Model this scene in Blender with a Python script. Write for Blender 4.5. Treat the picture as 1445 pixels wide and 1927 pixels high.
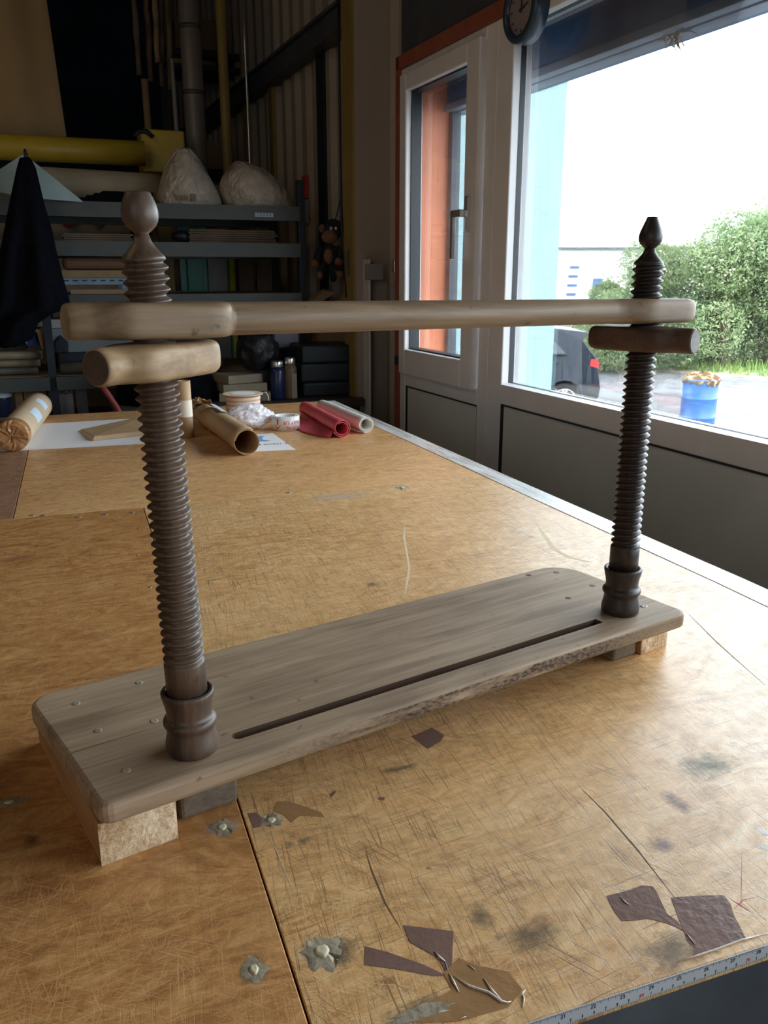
import bpy, bmesh, math, random
from mathutils import Vector, Matrix, noise
R=math.radians
scene=bpy.context.scene
for o in list(bpy.data.objects): bpy.data.objects.remove(o)
COL=scene.collection
TZ=0.9                      # bench top height
# ---------------------------------------------------------------- camera
F_PX=1585.0; PW,PH=1445.0,1927.0
PITCH=R(15.80); YAW=R(19.845); EYE=0.517
cam=bpy.data.cameras.new('camera'); camo=bpy.data.objects.new('camera',cam); COL.objects.link(camo)
cam.sensor_fit='VERTICAL'; cam.sensor_height=24.0; cam.lens=F_PX/PH*24.0
cam.clip_start=0.02; cam.clip_end=300
camo.location=(0,0,TZ+EYE); camo.rotation_euler=(math.pi/2-PITCH,0,-YAW)
cam.dof.use_dof=False
scene.camera=camo
# ---------------------------------------------------------------- world and exposure
world=bpy.data.worlds.new('overcast_sky'); scene.world=world; world.use_nodes=True
wn=world.node_tree; wn.nodes.clear()
bg=wn.nodes.new('ShaderNodeBackground'); wo=wn.nodes.new('ShaderNodeOutputWorld')
bg.inputs[0].default_value=(0.86,0.94,1.0,1); bg.inputs[1].default_value=8.6
wn.links.new(bg.outputs[0],wo.inputs[0])
scene.view_settings.view_transform='Standard'; scene.view_settings.look='None'
scene.view_settings.exposure=0.17; scene.view_settings.gamma=1.0
try: scene.view_settings.use_curve_mapping=False
except Exception: pass
cy=scene.cycles
cy.use_denoising=True
try: cy.denoiser='OPENIMAGEDENOISE'
except Exception: pass
cy.max_bounces=7; cy.diffuse_bounces=5; cy.glossy_bounces=3; cy.transmission_bounces=6; cy.transparent_max_bounces=8
cy.caustics_reflective=False; cy.caustics_refractive=False; cy.sample_clamp_indirect=6
# window wall frame: s runs away from the camera, t outward
WA=R(3.4); WD=Vector((-math.sin(WA),math.cos(WA),0)); WN=Vector((math.cos(WA),math.sin(WA),0)); W0=Vector((1.6,0,0))
def wp(s,z,t=0.0): return W0+WD*s+WN*t+Vector((0,0,z+TZ))
def portal(s0,s1,z0,z1,t):
    l=bpy.data.lights.new('window_portal','AREA'); l.shape='RECTANGLE'; l.size=abs(s1-s0); l.size_y=z1-z0; l.cycles.is_portal=True
    o=bpy.data.objects.new('window_portal',l); COL.objects.link(o)
    o.location=wp((s0+s1)/2,(z0+z1)/2,t)
    # local -Z points inward, local X along wall
    zax=WN; xax=-WD; yax=zax.cross(xax)
    o.rotation_euler=Matrix((xax,yax,zax)).transposed().to_euler()
portal(-2.0,2.74,0.15,1.3,0.06); portal(3.0,3.56,0.19,1.25,0.06)
# weak warm fill light added overhead, out of view, to lift the interior
def lamp(x,y,z,w,col,sx,sy):
    l=bpy.data.lights.new('warm_fill_light','AREA'); l.shape='RECTANGLE'; l.size=sx; l.size_y=sy; l.energy=w; l.color=col
    o=bpy.data.objects.new('warm_fill_light',l); COL.objects.link(o); o.location=(x,y,TZ+z)
lamp(-2.6,2.2,3.3,13,(1.0,0.72,0.42),1.6,0.3)
# fill light added behind and left of the viewer to brighten room-facing surfaces
l=bpy.data.lights.new('rear_fill_light','AREA'); l.shape='RECTANGLE'; l.size=2.4; l.size_y=2.2; l.energy=30; l.color=(1.0,.96,.93)
o=bpy.data.objects.new('rear_fill_light',l); COL.objects.link(o); o.location=(-2.2,-2.9,2.1); o.rotation_euler=(R(80),0,R(-28))
# ---------------------------------------------------------------- picture rays -> places
_cp,_sp=math.cos(PITCH),math.sin(PITCH); _cy,_sy=math.cos(YAW),math.sin(YAW)
def ray(px,py):
    a,b=px-PW/2,py-PH/2
    r=a; f=F_PX*_cp-b*_sp; z=-F_PX*_sp-b*_cp
    return Vector((r*_cy+f*_sy, -r*_sy+f*_cy, z))
CAM=Vector((0,0,TZ+EYE))
def atY(px,py,Y): r=ray(px,py); return CAM+r*(Y/r.y)
def atZ(px,py,z=0.0): r=ray(px,py); return CAM+r*((z-EYE)/r.z)
def atW(px,py,t=0.0):
    r=ray(px,py); k=(W0+WN*t).dot(WN)/r.dot(WN); P=CAM+r*k
    return (P-W0).dot(WD), P.z-TZ
def atD(px,py,D): 
    r=ray(px,py); k=D/(r.x*_sy+r.y*_cy); return CAM+r*k
# ---------------------------------------------------------------- materials
MATS={}
class NT:
    def __init__(s,name):
        s.m=bpy.data.materials.new(name); s.m.use_nodes=True; s.t=s.m.node_tree; s.t.nodes.clear()
        s.out=s.n('ShaderNodeOutputMaterial'); s.tc=s.n('ShaderNodeTexCoord'); s.co=s.tc.outputs['Object']
    def n(s,k): return s.t.nodes.new(k)
    def l(s,a,b): s.t.links.new(a,b)
    def set(s,sock,v):
        if hasattr(v,'is_output') or hasattr(v,'links'): s.l(v,sock)
        elif isinstance(v,(tuple,list)): sock.default_value=(tuple(v)+(1,))[:len(sock.default_value)]
        else: sock.default_value=v
    def mapping(s,scale=(1,1,1),rot=(0,0,0),loc=(0,0,0),co=None):
        if rot!=(0,0,0):
            m0=s.n('ShaderNodeMapping'); s.l(co or s.co,m0.inputs[0]); m0.inputs['Rotation'].default_value=tuple(-a for a in rot); co=m0.outputs[0]
        m=s.n('ShaderNodeMapping'); s.l(co or s.co,m.inputs[0]); m.inputs['Scale'].default_value=scale; m.inputs['Location'].default_value=loc
        return m.outputs[0]
    def noise(s,co=None,scale=5,detail=4,rough=.5,dist=0):
        m=s.n('ShaderNodeTexNoise'); s.l(co or s.co,m.inputs['Vector']); m.inputs['Scale'].default_value=scale; m.inputs['Detail'].default_value=detail; m.inputs['Roughness'].default_value=rough; m.inputs['Distortion'].default_value=dist
        return m.outputs[0]
    def voro(s,co=None,scale=5,feat='F1'):
        m=s.n('ShaderNodeTexVoronoi'); m.feature=feat; s.l(co or s.co,m.inputs['Vector']); m.inputs['Scale'].default_value=scale
        return m.outputs['Distance']
    def ramp(s,f,stops,interp='LINEAR'):
        m=s.n('ShaderNodeValToRGB'); m.color_ramp.interpolation=interp; e=m.color_ramp.elements
        while len(e)>1: e.remove(e[-1])
        for i,(p,c) in enumerate(stops):
            if not isinstance(c,(tuple,list)): c=(c,c,c)
            x=e[0] if i==0 else e.new(p)
            x.position=p; x.color=tuple(c)+(1,)
        s.l(f,m.inputs[0]); return m.outputs[0]
    def mix(s,f,a,b,mode='MIX'):
        m=s.n('ShaderNodeMix'); m.data_type='RGBA'; m.blend_type=mode; m.clamp_result=False
        s.set(m.inputs[0],f); s.set(m.inputs[6],a); s.set(m.inputs[7],b); return m.outputs[2]
    def math(s,op,a,b=0.0,clamp=False):
        m=s.n('ShaderNodeMath'); m.operation=op; m.use_clamp=clamp; s.set(m.inputs[0],a); s.set(m.inputs[1],b); return m.outputs[0]
    def xyz(s,co=None):
        m=s.n('ShaderNodeSeparateXYZ'); s.l(co or s.co,m.inputs[0]); return m.outputs
    def bump(s,h,strength=.3,dist=.01):
        m=s.n('ShaderNodeBump'); s.l(h,m.inputs['Height']); m.inputs['Strength'].default_value=strength; m.inputs['Distance'].default_value=dist; return m.outputs[0]
    def bsdf(s,col,rough=.6,metal=0,spec=.5,normal=None,**kw):
        b=s.n('ShaderNodeBsdfPrincipled'); s.set(b.inputs['Base Color'],col); s.set(b.inputs['Roughness'],rough); s.set(b.inputs['Metallic'],metal)
        s.set(b.inputs['Specular IOR Level'],spec)
        if normal is not None: s.l(normal,b.inputs['Normal'])
        for k,v in kw.items(): s.set(b.inputs[k.replace('_',' ')],v)
        s.l(b.outputs[0],s.out.inputs[0]); return b
def plain(name,col,rough=.6,metal=0,var=.15,scale=8,bump=0,bscale=60,spec=.5,**kw):
    if name in MATS: return MATS[name]
    t=NT(name); f=t.noise(scale=scale,detail=5,rough=.6)
    lo=tuple(c*(1-var) for c in col); hi=tuple(min(1,c*(1+var)) for c in col)
    c=t.ramp(f,[(.3,lo),(.7,hi)])
    nrm=t.bump(t.noise(scale=bscale,detail=4),bump,.002) if bump else None
    t.bsdf(c,rough,metal,spec,nrm,**kw); MATS[name]=t.m; return t.m
CUTA=math.atan2((atZ(1270,1690)-atZ(1090,1480)).y,(atZ(1270,1690)-atZ(1090,1480)).x); CUTB=math.atan2((atZ(1400,1300)-atZ(1100,1210)).y,(atZ(1400,1300)-atZ(1100,1210)).x)
def bench_wood(name,c_lo,c_mid,c_hi,off,worn=.5,rough=.42,cuts=.5,stain=None,coat=.5):
    t=NT(name)
    base=t.mapping(loc=off)
    warp=t.noise(t.mapping((1.3,3.2,1),loc=off),scale=2.2,detail=3,rough=.55)
    g=t.mix(.16,base,warp)
    g1=t.noise(t.mapping((2.6,9,1),co=g),scale=2.4,detail=7,rough=.66,dist=3.2)
    g2=t.noise(t.mapping((9,26,1),co=g),scale=3.0,detail=6,rough=.7,dist=1.6)
    fl=t.noise(t.mapping((4.0,11,1),co=g),scale=3.2,detail=6,rough=.65,dist=3.0)
    big=t.noise(base,scale=1.7,detail=4,rough=.6)
    f=t.math('ADD',t.math('MULTIPLY',g1,.4),t.math('ADD',t.math('MULTIPLY',fl,.42),t.math('MULTIPLY',g2,.18)))
    col=t.ramp(f,[(.40,c_lo),(.49,c_mid),(.59,c_hi)])
    col=t.mix(t.ramp(big,[(.4,.0),(.68,worn)]),col,tuple(min(1,c*1.16+.03) for c in c_hi))
    fine=t.noise(base,scale=58,detail=8,rough=.8,dist=.6)
    col=t.mix(.75,col,t.ramp(fine,[(.32,.68),(.68,1.32)]),'MULTIPLY')
    # scratches: short bright strokes in several directions
    sc=None
    for i,(ang,sx,sy,th) in enumerate(((.25,17,700,.64),(1.2,24,800,.65),(-.6,15,720,.645),(1.75,24,860,.65),(2.5,18,720,.65),(.8,34,900,.65),(2.95,26,860,.65),(-.2,44,950,.65),(1.45,10,620,.66))):
        bend=t.mix(.012,t.co,t.noise(scale=9,detail=2)) 
        m=t.mapping((sx,sy,1),rot=(0,0,ang),loc=(off[0]+i*3.1,off[1]+i*1.7,0),co=bend)
        v=t.noise(m,scale=1.0,detail=1.5,rough=.4)
        v=t.ramp(v,[(th,0.0),(th+.05,1.0)])
        sc=v if sc is None else t.math('MAXIMUM',sc,v)
    patch=t.ramp(t.noise(base,scale=4.5,detail=3),[(.36,.15),(.6,1.0)])
    s1=t.math('MULTIPLY',sc,patch)
    col=t.mix(t.math('MULTIPLY',s1,.5),col,(min(1,c_hi[0]*1.25+.08),min(1,c_hi[1]*1.25+.08),min(1,c_hi[2]*1.3+.07)))
    # dark knife cuts
    cu=None
    for i,(ang,sx,sy,th) in enumerate(((CUTA,7,620,.68),(CUTA+.07,11,760,.665),(CUTA-.06,15,800,.665),(.12,10,800,.68),(CUTB,10,720,.675))):
        v=t.noise(t.mapping((sx,sy,1),rot=(0,0,ang),loc=(off[0]+i*5.3+9,off[1]+2,0)),scale=1.0,detail=1,rough=.3)
        v=t.ramp(v,[(th,0.0),(th+.04,1.0)]); cu=v if cu is None else t.math('MAXIMUM',cu,v)
    col=t.mix(t.math('MULTIPLY',cu,cuts),col,(.12,.055,.025))
    if stain:
        y=t.math('ADD',t.xyz()[1],t.math('MULTIPLY',t.math('SUBTRACT',t.noise(scale=5,detail=5,rough=.65),.5),.5))
        col=t.mix(t.ramp(t.math('MULTIPLY',t.math('SUBTRACT',y,stain[0]),1/(stain[1]-stain[0])),[(0,0.0),(1,stain[2])]),col,stain[3])
    # grime patches
    gr=t.ramp(t.noise(t.mapping((1,1,1),loc=(off[0]+4,off[1]+8,0)),scale=6,detail=6,rough=.7),[(.62,0.0),(.74,.55)])
    col=t.mix(gr,col,(.13,.10,.075))
    hb=t.math('SUBTRACT',t.math('MULTIPLY',fine,.5),t.math('ADD',t.math('MULTIPLY',cu,1.0),t.math('MULTIPLY',s1,.5)))
    nr=t.bump(hb,.16,.0014)
    rg=t.math('ADD',rough-.12,t.math('MULTIPLY',t.noise(base,scale=14,detail=5,rough=.7),.26))
    b_=t.bsdf(col,rg,0,.5,nr,Coat_Weight=t.math('MULTIPLY',t.ramp(fl,[(.36,.35),(.62,1.25)]),coat),Coat_Roughness=t.math('ADD',.16,t.math('MULTIPLY',fine,.28))); t.l(nr,b_.inputs['Coat Normal'])
    return t.m
def grain_wood(name,c_lo,c_hi,rough=.6,axis=0,scale=1.0,spec=.4,bump=.15,worm=None):
    t=NT(name)
    sc=[22,22,22]; sc[axis]=1.8
    g=t.noise(t.mapping(tuple(v*scale for v in sc)),scale=1.6,detail=6,rough=.65,dist=.9)
    sc2=[130,130,130]; sc2[axis]=6
    g2=t.noise(t.mapping(tuple(v*scale for v in sc2)),scale=1.5,detail=3,rough=.6)
    big=t.noise(scale=7,detail=4)
    f=t.math('ADD',t.math('MULTIPLY',g,.55),t.math('ADD',t.math('MULTIPLY',g2,.25),t.math('MULTIPLY',big,.2)))
    col=t.ramp(f,[(.38,c_lo),(.6,c_hi)])
    spk=t.ramp(t.noise(scale=60,detail=3),[(.68,0.0),(.76,.7)])
    col=t.mix(spk,col,tuple(c*.35 for c in c_lo))
    h=f
    if worm:
        x,y,z=t.xyz()
        m=t.math('MULTIPLY',t.math('LESS_THAN',y,.0035),t.math('MULTIPLY',t.math('LESS_THAN',z,-.0035),1.0))
        band=t.ramp(x,[(.15,0.0),(.3,1.0),(.62,1.0),(.74,.2)])
        holes=t.ramp(t.noise(t.mapping((1,1,2.2)),scale=150,detail=4,rough=.7),[(.42,1.0),(.56,0.0)])
        edge=t.noise(t.mapping((9,30,60)),scale=1,detail=4)
        m2=t.math('MULTIPLY',t.math('MULTIPLY',m,band),t.ramp(edge,[(.38,0.0),(.5,1.0)]))
        col=t.mix(t.math('MULTIPLY',m2,t.math('ADD',.45,t.math('MULTIPLY',holes,.55))),col,(.05,.03,.02))
        h=t.math('SUBTRACT',f,t.math('MULTIPLY',t.math('MULTIPLY',m2,holes),3.0))
    nr=t.bump(h,bump,.002)
    t.bsdf(col,rough,0,spec,nr); return t.m
M={}
M['bench_a']=bench_wood('bench_plywood_orange',(.30,.118,.032),(.47,.21,.062),(.62,.34,.125),(0,0,0),.15,.40,.15,(1.45,1.9,.6,(.14,.085,.06)))
M['bench_b']=bench_wood('bench_plywood_golden',(.44,.205,.068),(.64,.35,.13),(.78,.49,.225),(7.3,2.1,0),.45,.36,.6,(1.6,1.97,.45,(.27,.19,.12)),coat=.52)
M['bench_c']=bench_wood('bench_plywood_far',(.42,.19,.062),(.61,.315,.115),(.74,.44,.19),(3.3,9.1,0),.4,.42,.1)
M['bench_d']=bench_wood('bench_plywood_brown',(.20,.10,.055),(.29,.15,.085),(.36,.20,.12),(13.3,5.1,0),.2,.45,.2)
M['board']=grain_wood('weathered_grey_oak',(.22,.148,.093),(.44,.32,.21),.58,0,1.0,.35,.18,worm=True)
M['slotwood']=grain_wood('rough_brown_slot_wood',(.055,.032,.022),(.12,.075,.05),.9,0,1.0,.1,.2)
M['foot']=grain_wood('dark_grey_timber',(.10,.075,.055),(.2,.155,.11),.7,1)
M['bar']=grain_wood('pale_turned_beech',(.17,.108,.062),(.33,.222,.13),.5,0,1.3,.4,.12)
M['nut']=grain_wood('pale_turned_nut_wood',(.27,.165,.085),(.46,.31,.17),.5,0,1.2,.4,.10)
M['nutdark']=grain_wood('brown_turned_nut_wood',(.085,.047,.032),(.15,.09,.06),.5,0,1.0,.4,.08)
M['endgrain']=grain_wood('dark_end_grain',(.07,.045,.035),(.13,.09,.07),.75,0,2.5,.2,.2)  # end disc coloured much darker than the nut body
M['endgrey']=grain_wood('grey_end_grain',(.25,.24,.23),(.36,.34,.33),.75,0,2.5,.2,.2)
M['screwL']=grain_wood('brown_turned_screw_wood',(.045,.026,.017),(.150,.095,.064),.45,2,1.0,.5,.12)
M['screwR']=grain_wood('dark_turned_screw_wood',(.018,.013,.012),(.05,.034,.03),.45,2,1.0,.5,.12)
M['pine']=grain_wood('sawn_pine',(.30,.15,.06),(.46,.26,.12),.75,1,1.0,.2,.15)
def pine_end():
    t=NT('rough_pine_end'); n1=t.noise(scale=75,detail=6,rough=.75); n2=t.noise(scale=22,detail=3,dist=1.5)
    c=t.ramp(t.math('ADD',t.math('MULTIPLY',n1,.65),t.math('MULTIPLY',n2,.35)),[(.36,(.30,.17,.08)),(.45,(.62,.44,.26)),(.60,(.90,.72,.50))])
    t.bsdf(c,.85,0,.2,t.bump(n1,.8,.004)); return t.m
M['pine_end']=pine_end()
M['upvc']=plain('white_upvc',(.76,.75,.76),.38,var=.06,scale=5,spec=.5)
M['upvc_dark']=plain('grey_window_panel',(.66,.675,.64),.5,var=.06,scale=3)
M['gasket']=plain('black_rubber_gasket',(.012,.016,.022),.5)
M['red_steel']=plain('red_oxide_paint',(.30,.085,.05),.6,var=.2,bump=.1)
M['orange']=plain('orange_painted_steel',(.80,.24,.10),.5,var=.12,scale=4)
M['shutter']=plain('dark_blue_shutter',(.05,.12,.26),.45,var=.2,scale=2)
M['shutter_rail']=plain('grey_shutter_rail',(.22,.25,.32),.5)
M['alu']=plain('brushed_aluminium',(.7,.72,.74),.28,metal=.9,var=.05,scale=30)
M['clad']=plain('buff_profiled_sheeting',(.36,.31,.25),.6,var=.12,scale=2)
M['clad_dark']=plain('dark_wall_sheeting',(.055,.06,.075),.7,var=.15)
M['rail']=plain('galvanised_purlin',(.09,.10,.115),.5,metal=.2,var=.25)
M['brownpanel']=plain('brown_board_panel',(.36,.31,.26),.7,var=.05,scale=2)
M['yellow_steel']=plain('ochre_yellow_paint',(.30,.215,.06),.5,var=.15,scale=5)
M['yellow_crane']=plain('mustard_yellow_paint',(.50,.34,.03),.45,var=.15,scale=5)
M['floor']=plain('grey_concrete',(.16,.15,.14),.8,var=.2,scale=3)
M['wall']=plain('dark_block_wall',(.07,.075,.09),.85,var=.2,scale=2)
M['wall_navy']=plain('far_wall_blue_cast',(.09,.17,.36),.85,var=.2,scale=2)  # blue cast of the dark background put into the wall colour
M['cream']=plain('cream_painted_wall',(.46,.40,.30),.8,var=.08,scale=2)
M['rack']=plain('grey_green_steel',(.07,.082,.08),.45,metal=.1,var=.15)
M['rack_dark']=plain('navy_black_steel',(.014,.022,.035),.5,var=.2)
M['black']=plain('black_plastic',(.012,.014,.018),.5)
M['navy']=plain('navy_cloth',(.0035,.004,.007),.95,var=.4,scale=20,bump=.3,bscale=200,spec=.1)
M['curtain']=plain('beige_canvas',(.42,.29,.15),.9,var=.08,scale=3,bump=.1,bscale=300,spec=.1)
M['paper']=plain('white_paper',(.84,.84,.86),.6,var=.02)
M['kraft']=plain('brown_kraft_paper',(.48,.32,.18),.6,var=.1,scale=12,bump=.25,bscale=40)
M['kraft_dark']=plain('brown_kraft_inside',(.22,.09,.05),.7,var=.15)
M['card']=plain('brown_cardboard',(.30,.20,.12),.8,var=.12)
M['board_dark']=plain('dark_brown_board',(.17,.115,.075),.7,var=.25,scale=14)
M['packtape']=plain('glossy_brown_parcel_tape',(.40,.20,.08),.22,var=.15,scale=30,bump=.5,bscale=90)
M['tape_mauve']=plain('old_mauve_brown_tape',(.22,.13,.105),.25,var=.12,scale=20,bump=.3,bscale=120)
M['tape_amber']=plain('old_amber_tape',(.36,.20,.09),.25,var=.15,scale=20,bump=.3,bscale=120)
M['label']=plain('pale_blue_label',(.62,.74,.85),.5,var=.03)
M['ink']=plain('dark_ink',(.03,.035,.06),.6)
M['redink']=plain('red_ink',(.70,.06,.05),.5)
M['blueink']=plain('blue_ink',(.10,.32,.66),.5)
M['ruler']=plain('white_tape_rule',(.55,.57,.60),.4,var=.05)
M['wax']=plain('grey_filler',(.31,.26,.18),.6,var=.35,scale=60,bump=.5,bscale=150)
M['waxc']=plain('yellow_filler',(.62,.55,.36),.6,var=.2,scale=90,bump=.5,bscale=150)
M['brass']=plain('dull_screw_metal',(.55,.50,.42),.35,metal=.8)
M['redcloth']=plain('red_leather',(.62,.09,.12),.55,var=.1,bump=.15,bscale=200)
M['redin']=plain('dark_red_lining',(.28,.03,.04),.7)
M['whitecloth']=plain('white_leather',(.80,.79,.75),.5,var=.04,bump=.12,bscale=200)
M['spoolcard']=plain('tan_spool_card',(.66,.52,.36),.7,var=.06)
M['ribbon']=plain('cream_pink_ribbon',(.80,.66,.56),.55,var=.06)
M['ribbon_edge']=plain('salmon_ribbon_edge',(.66,.36,.24),.6)
def polybag():
    t=NT('milky_plastic_bag'); w=t.mix(.25,t.co,t.noise(scale=4,detail=3)); v=t.voro(w,11,'DISTANCE_TO_EDGE'); v2=t.voro(w,26,'DISTANCE_TO_EDGE'); n=t.noise(scale=7,detail=5,rough=.7)
    h=t.math('ADD',t.math('MULTIPLY',v,1.6),t.math('ADD',t.math('MULTIPLY',v2,.6),t.math('MULTIPLY',n,.5)))
    t.bsdf(t.ramp(n,[(.35,(.40,.35,.29)),(.65,(.66,.60,.52))]),.3,0,.6,t.bump(h,.45,.04)); return t.m
M['polybag']=polybag()
def film(name,col,mixf,rough=.2):
    t=NT(name); b=t.n('ShaderNodeBsdfPrincipled'); b.inputs['Base Color'].default_value=tuple(col)+(1,); b.inputs['Roughness'].default_value=rough
    t.l(t.bump(t.noise(scale=60,detail=4,dist=1),.6,.006),b.inputs['Normal'])
    tr=t.n('ShaderNodeBsdfTransparent'); mx=t.n('ShaderNodeMixShader'); mx.inputs[0].default_value=mixf
    t.l(tr.outputs[0],mx.inputs[1]); t.l(b.outputs[0],mx.inputs[2]); t.l(mx.outputs[0],t.out.inputs[0]); return t.m
M['film']=film('crumpled_clear_film',(.92,.90,.95),.82)
M['tapeclear']=film('translucent_parcel_tape',(.88,.86,.84),.9,.3)
def glass():
    t=NT('dusty_window_glass'); tr=t.n('ShaderNodeBsdfTransparent'); tr.inputs[0].default_value=(.96,.98,.99,1)
    gl=t.n('ShaderNodeBsdfGlossy'); gl.inputs['Roughness'].default_value=.02
    fr=t.n('ShaderNodeFresnel'); fr.inputs[0].default_value=1.35
    mx=t.n('ShaderNodeMixShader'); t.l(t.math('MULTIPLY',fr.outputs[0],.6),mx.inputs[0]); t.l(tr.outputs[0],mx.inputs[1]); t.l(gl.outputs[0],mx.inputs[2])
    df=t.n('ShaderNodeBsdfTranslucent'); df.inputs[0].default_value=(.8,.86,.9,1)
    d=t.ramp(t.noise(scale=3,detail=6,rough=.8),[(.4,.0008),(.75,.008)])
    m2=t.n('ShaderNodeMixShader'); t.l(d,m2.inputs[0]); t.l(mx.outputs[0],m2.inputs[1]); t.l(df.outputs[0],m2.inputs[2])
    t.l(m2.outputs[0],t.out.inputs[0]); return t.m
M['glass']=glass()
# ---------------------------------------------------------------- mesh helpers
def V(*a): return Vector(a)
def box(bm,c,s,rot=None,mi=0):
    r=bmesh.ops.create_cube(bm,size=1.0); vs=r['verts']
    mt=Matrix.Translation(Vector(c))@((rot.to_4x4()) if rot is not None else Matrix())@Matrix.Diagonal((s[0],s[1],s[2],1))
    bmesh.ops.transform(bm,matrix=mt,verts=vs)
    for v in vs:
        for f in v.link_faces: f.material_index=mi
    return vs
def hexa(bm,pts,mi=0):
    vs=[bm.verts.new(p) for p in pts]   # 0-3 bottom ring, 4-7 top ring
    for q in ((0,3,2,1),(4,5,6,7),(0,1,5,4),(1,2,6,5),(2,3,7,6),(3,0,4,7)):
        f=bm.faces.new([vs[i] for i in q]); f.material_index=mi
    return vs
def wbox(bm,s0,s1,z0,z1,t0,t1,mi=0):
    return hexa(bm,[wp(s0,z0,t0),wp(s1,z0,t0),wp(s1,z0,t1),wp(s0,z0,t1),wp(s0,z1,t0),wp(s1,z1,t0),wp(s1,z1,t1),wp(s0,z1,t1)],mi)
def frame_axes(d):
    d=d.normalized(); a=V(0,0,1) if abs(d.z)<.9 else V(1,0,0)
    u=d.cross(a).normalized(); return u,u.cross(d).normalized()
def rings(bm,rs,cap0=True,cap1=True,mi=0,close=True):
    vv=[[bm.verts.new(p) for p in r] for r in rs]; n=len(vv[0])
    for a,b in zip(vv[:-1],vv[1:]):
        for i in range(n if close else n-1):
            j=(i+1)%n; f=bm.faces.new((a[i],a[j],b[j],b[i])); f.material_index=mi; f.smooth=True
    if cap0: f=bm.faces.new(list(reversed(vv[0]))); f.material_index=mi
    if cap1: f=bm.faces.new(vv[-1]); f.material_index=mi
    return vv
def tube(bm,pts,rad,seg=12,caps=True,mi=0):
    pts=[Vector(p) for p in pts]; rs=[]; n=len(pts)
    for i,p in enumerate(pts):
        d=(pts[min(i+1,n-1)]-pts[max(i-1,0)]); u,w=frame_axes(d)
        r=rad[i] if isinstance(rad,(list,tuple)) else rad
        rs.append([p+(u*math.cos(a)+w*math.sin(a))*r for a in [2*math.pi*k/seg for k in range(seg)]])
    return rings(bm,rs,caps,caps,mi)
def lathe(bm,prof,seg=40,c=(0,0,0),mi=0,cap0=True,cap1=True):
    c=Vector(c); rs=[[c+V(r*math.cos(a),r*math.sin(a),z) for a in [2*math.pi*k/seg for k in range(seg)]] for r,z in prof]
    return rings(bm,rs,cap0,cap1,mi)
def prism(bm,poly,off,mi=0):
    a=[bm.verts.new(p) for p in poly]; b=[bm.verts.new(Vector(p)+off) for p in poly]; n=len(a)
    f=bm.faces.new(a); f.material_index=mi; f=bm.faces.new(list(reversed(b))); f.material_index=mi
    for i in range(n):
        f=bm.faces.new((a[i],b[i],b[(i+1)%n],a[(i+1)%n])); f.material_index=mi
def wmat(o):
    m=Matrix.LocRotScale(o.location,o.rotation_euler,o.scale)
    return wmat(o.parent)@m if o.parent else m
def obj(name,bm,mats,parent=None,world=True,bevel=0,bseg=2,smooth=None,**props):
    bmesh.ops.recalc_face_normals(bm,faces=bm.faces)
    if parent is not None and world:
        bm.transform(wmat(parent).inverted())
    me=bpy.data.meshes.new(name)
    if smooth is not None:
        for f in bm.faces: f.smooth=smooth
    bm.to_mesh(me); bm.free()
    for m in (mats if isinstance(mats,(list,tuple)) else [mats]): me.materials.append(m)
    o=bpy.data.objects.new(name,me); COL.objects.link(o)
    if parent is not None: o.parent=parent
    if bevel:
        b=o.modifiers.new('bevel','BEVEL'); b.width=bevel; b.segments=bseg; b.limit_method='ANGLE'; b.angle_limit=R(35)
    for k,v in props.items(): o[k]=v
    return o
def thing(name,label,cat,loc,rotz=0,group=None):
    o=bpy.data.objects.new(name,None); COL.objects.link(o); o.location=loc; o.rotation_euler=(0,0,rotz); o.empty_display_size=.05
    o['label']=label; o['category']=cat
    if group: o['group']=group
    return o
def tag(o,label,cat,group=None,kind=None):
    o['label']=label; o['category']=cat
    if group: o['group']=group
    if kind: o['kind']=kind
    return o
def struct(name,bm,mats,label,**k):
    o=obj(name,bm,mats,**k); o['kind']='structure'; o['label']=label; o['category']=name.split('_')[0]; return o
def cut(o,bmc):
    me=bpy.data.meshes.new('c'); bmesh.ops.recalc_face_normals(bmc,faces=bmc.faces); bmc.to_mesh(me); bmc.free(); c=bpy.data.objects.new('c',me); COL.objects.link(c)
    c.parent=o.parent
    md=o.modifiers.new('b','BOOLEAN'); md.object=c; md.operation='DIFFERENCE'; md.solver='EXACT'
    # order: boolean last
    bpy.context.view_layer.update(); dg=bpy.context.evaluated_depsgraph_get()
    nm=bpy.data.meshes.new_from_object(o.evaluated_get(dg)); o.modifiers.clear(); o.data=nm
    bpy.data.objects.remove(c)
def text(name,s,size,mat,M4,parent,ext=.0002,align='CENTER'):
    cu=bpy.data.curves.new(name,'FONT'); cu.body=s; cu.size=size; cu.extrude=ext; cu.align_x=align; cu.align_y='CENTER'; cu.resolution_u=3
    t=bpy.data.objects.new(name,cu); COL.objects.link(t); bpy.context.view_layer.update()
    me=bpy.data.meshes.new_from_object(t.evaluated_get(bpy.context.evaluated_depsgraph_get())); bpy.data.objects.remove(t)
    bm=bmesh.new(); bm.from_mesh(me); bm.transform(M4); bpy.data.meshes.remove(me)
    return bm
def axes(o,x,y): # matrix with text x,y directions
    x=Vector(x).normalized(); y=Vector(y); y=(y-x*y.dot(x)).normalized(); z=x.cross(y)
    m=Matrix((x,y,z)).transposed().to_4x4(); m.translation=Vector(o); return m
def merge(bm,other):
    me=bpy.data.meshes.new('t'); other.to_mesh(me); bm.from_mesh(me); bpy.data.meshes.remove(me); other.free()
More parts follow.
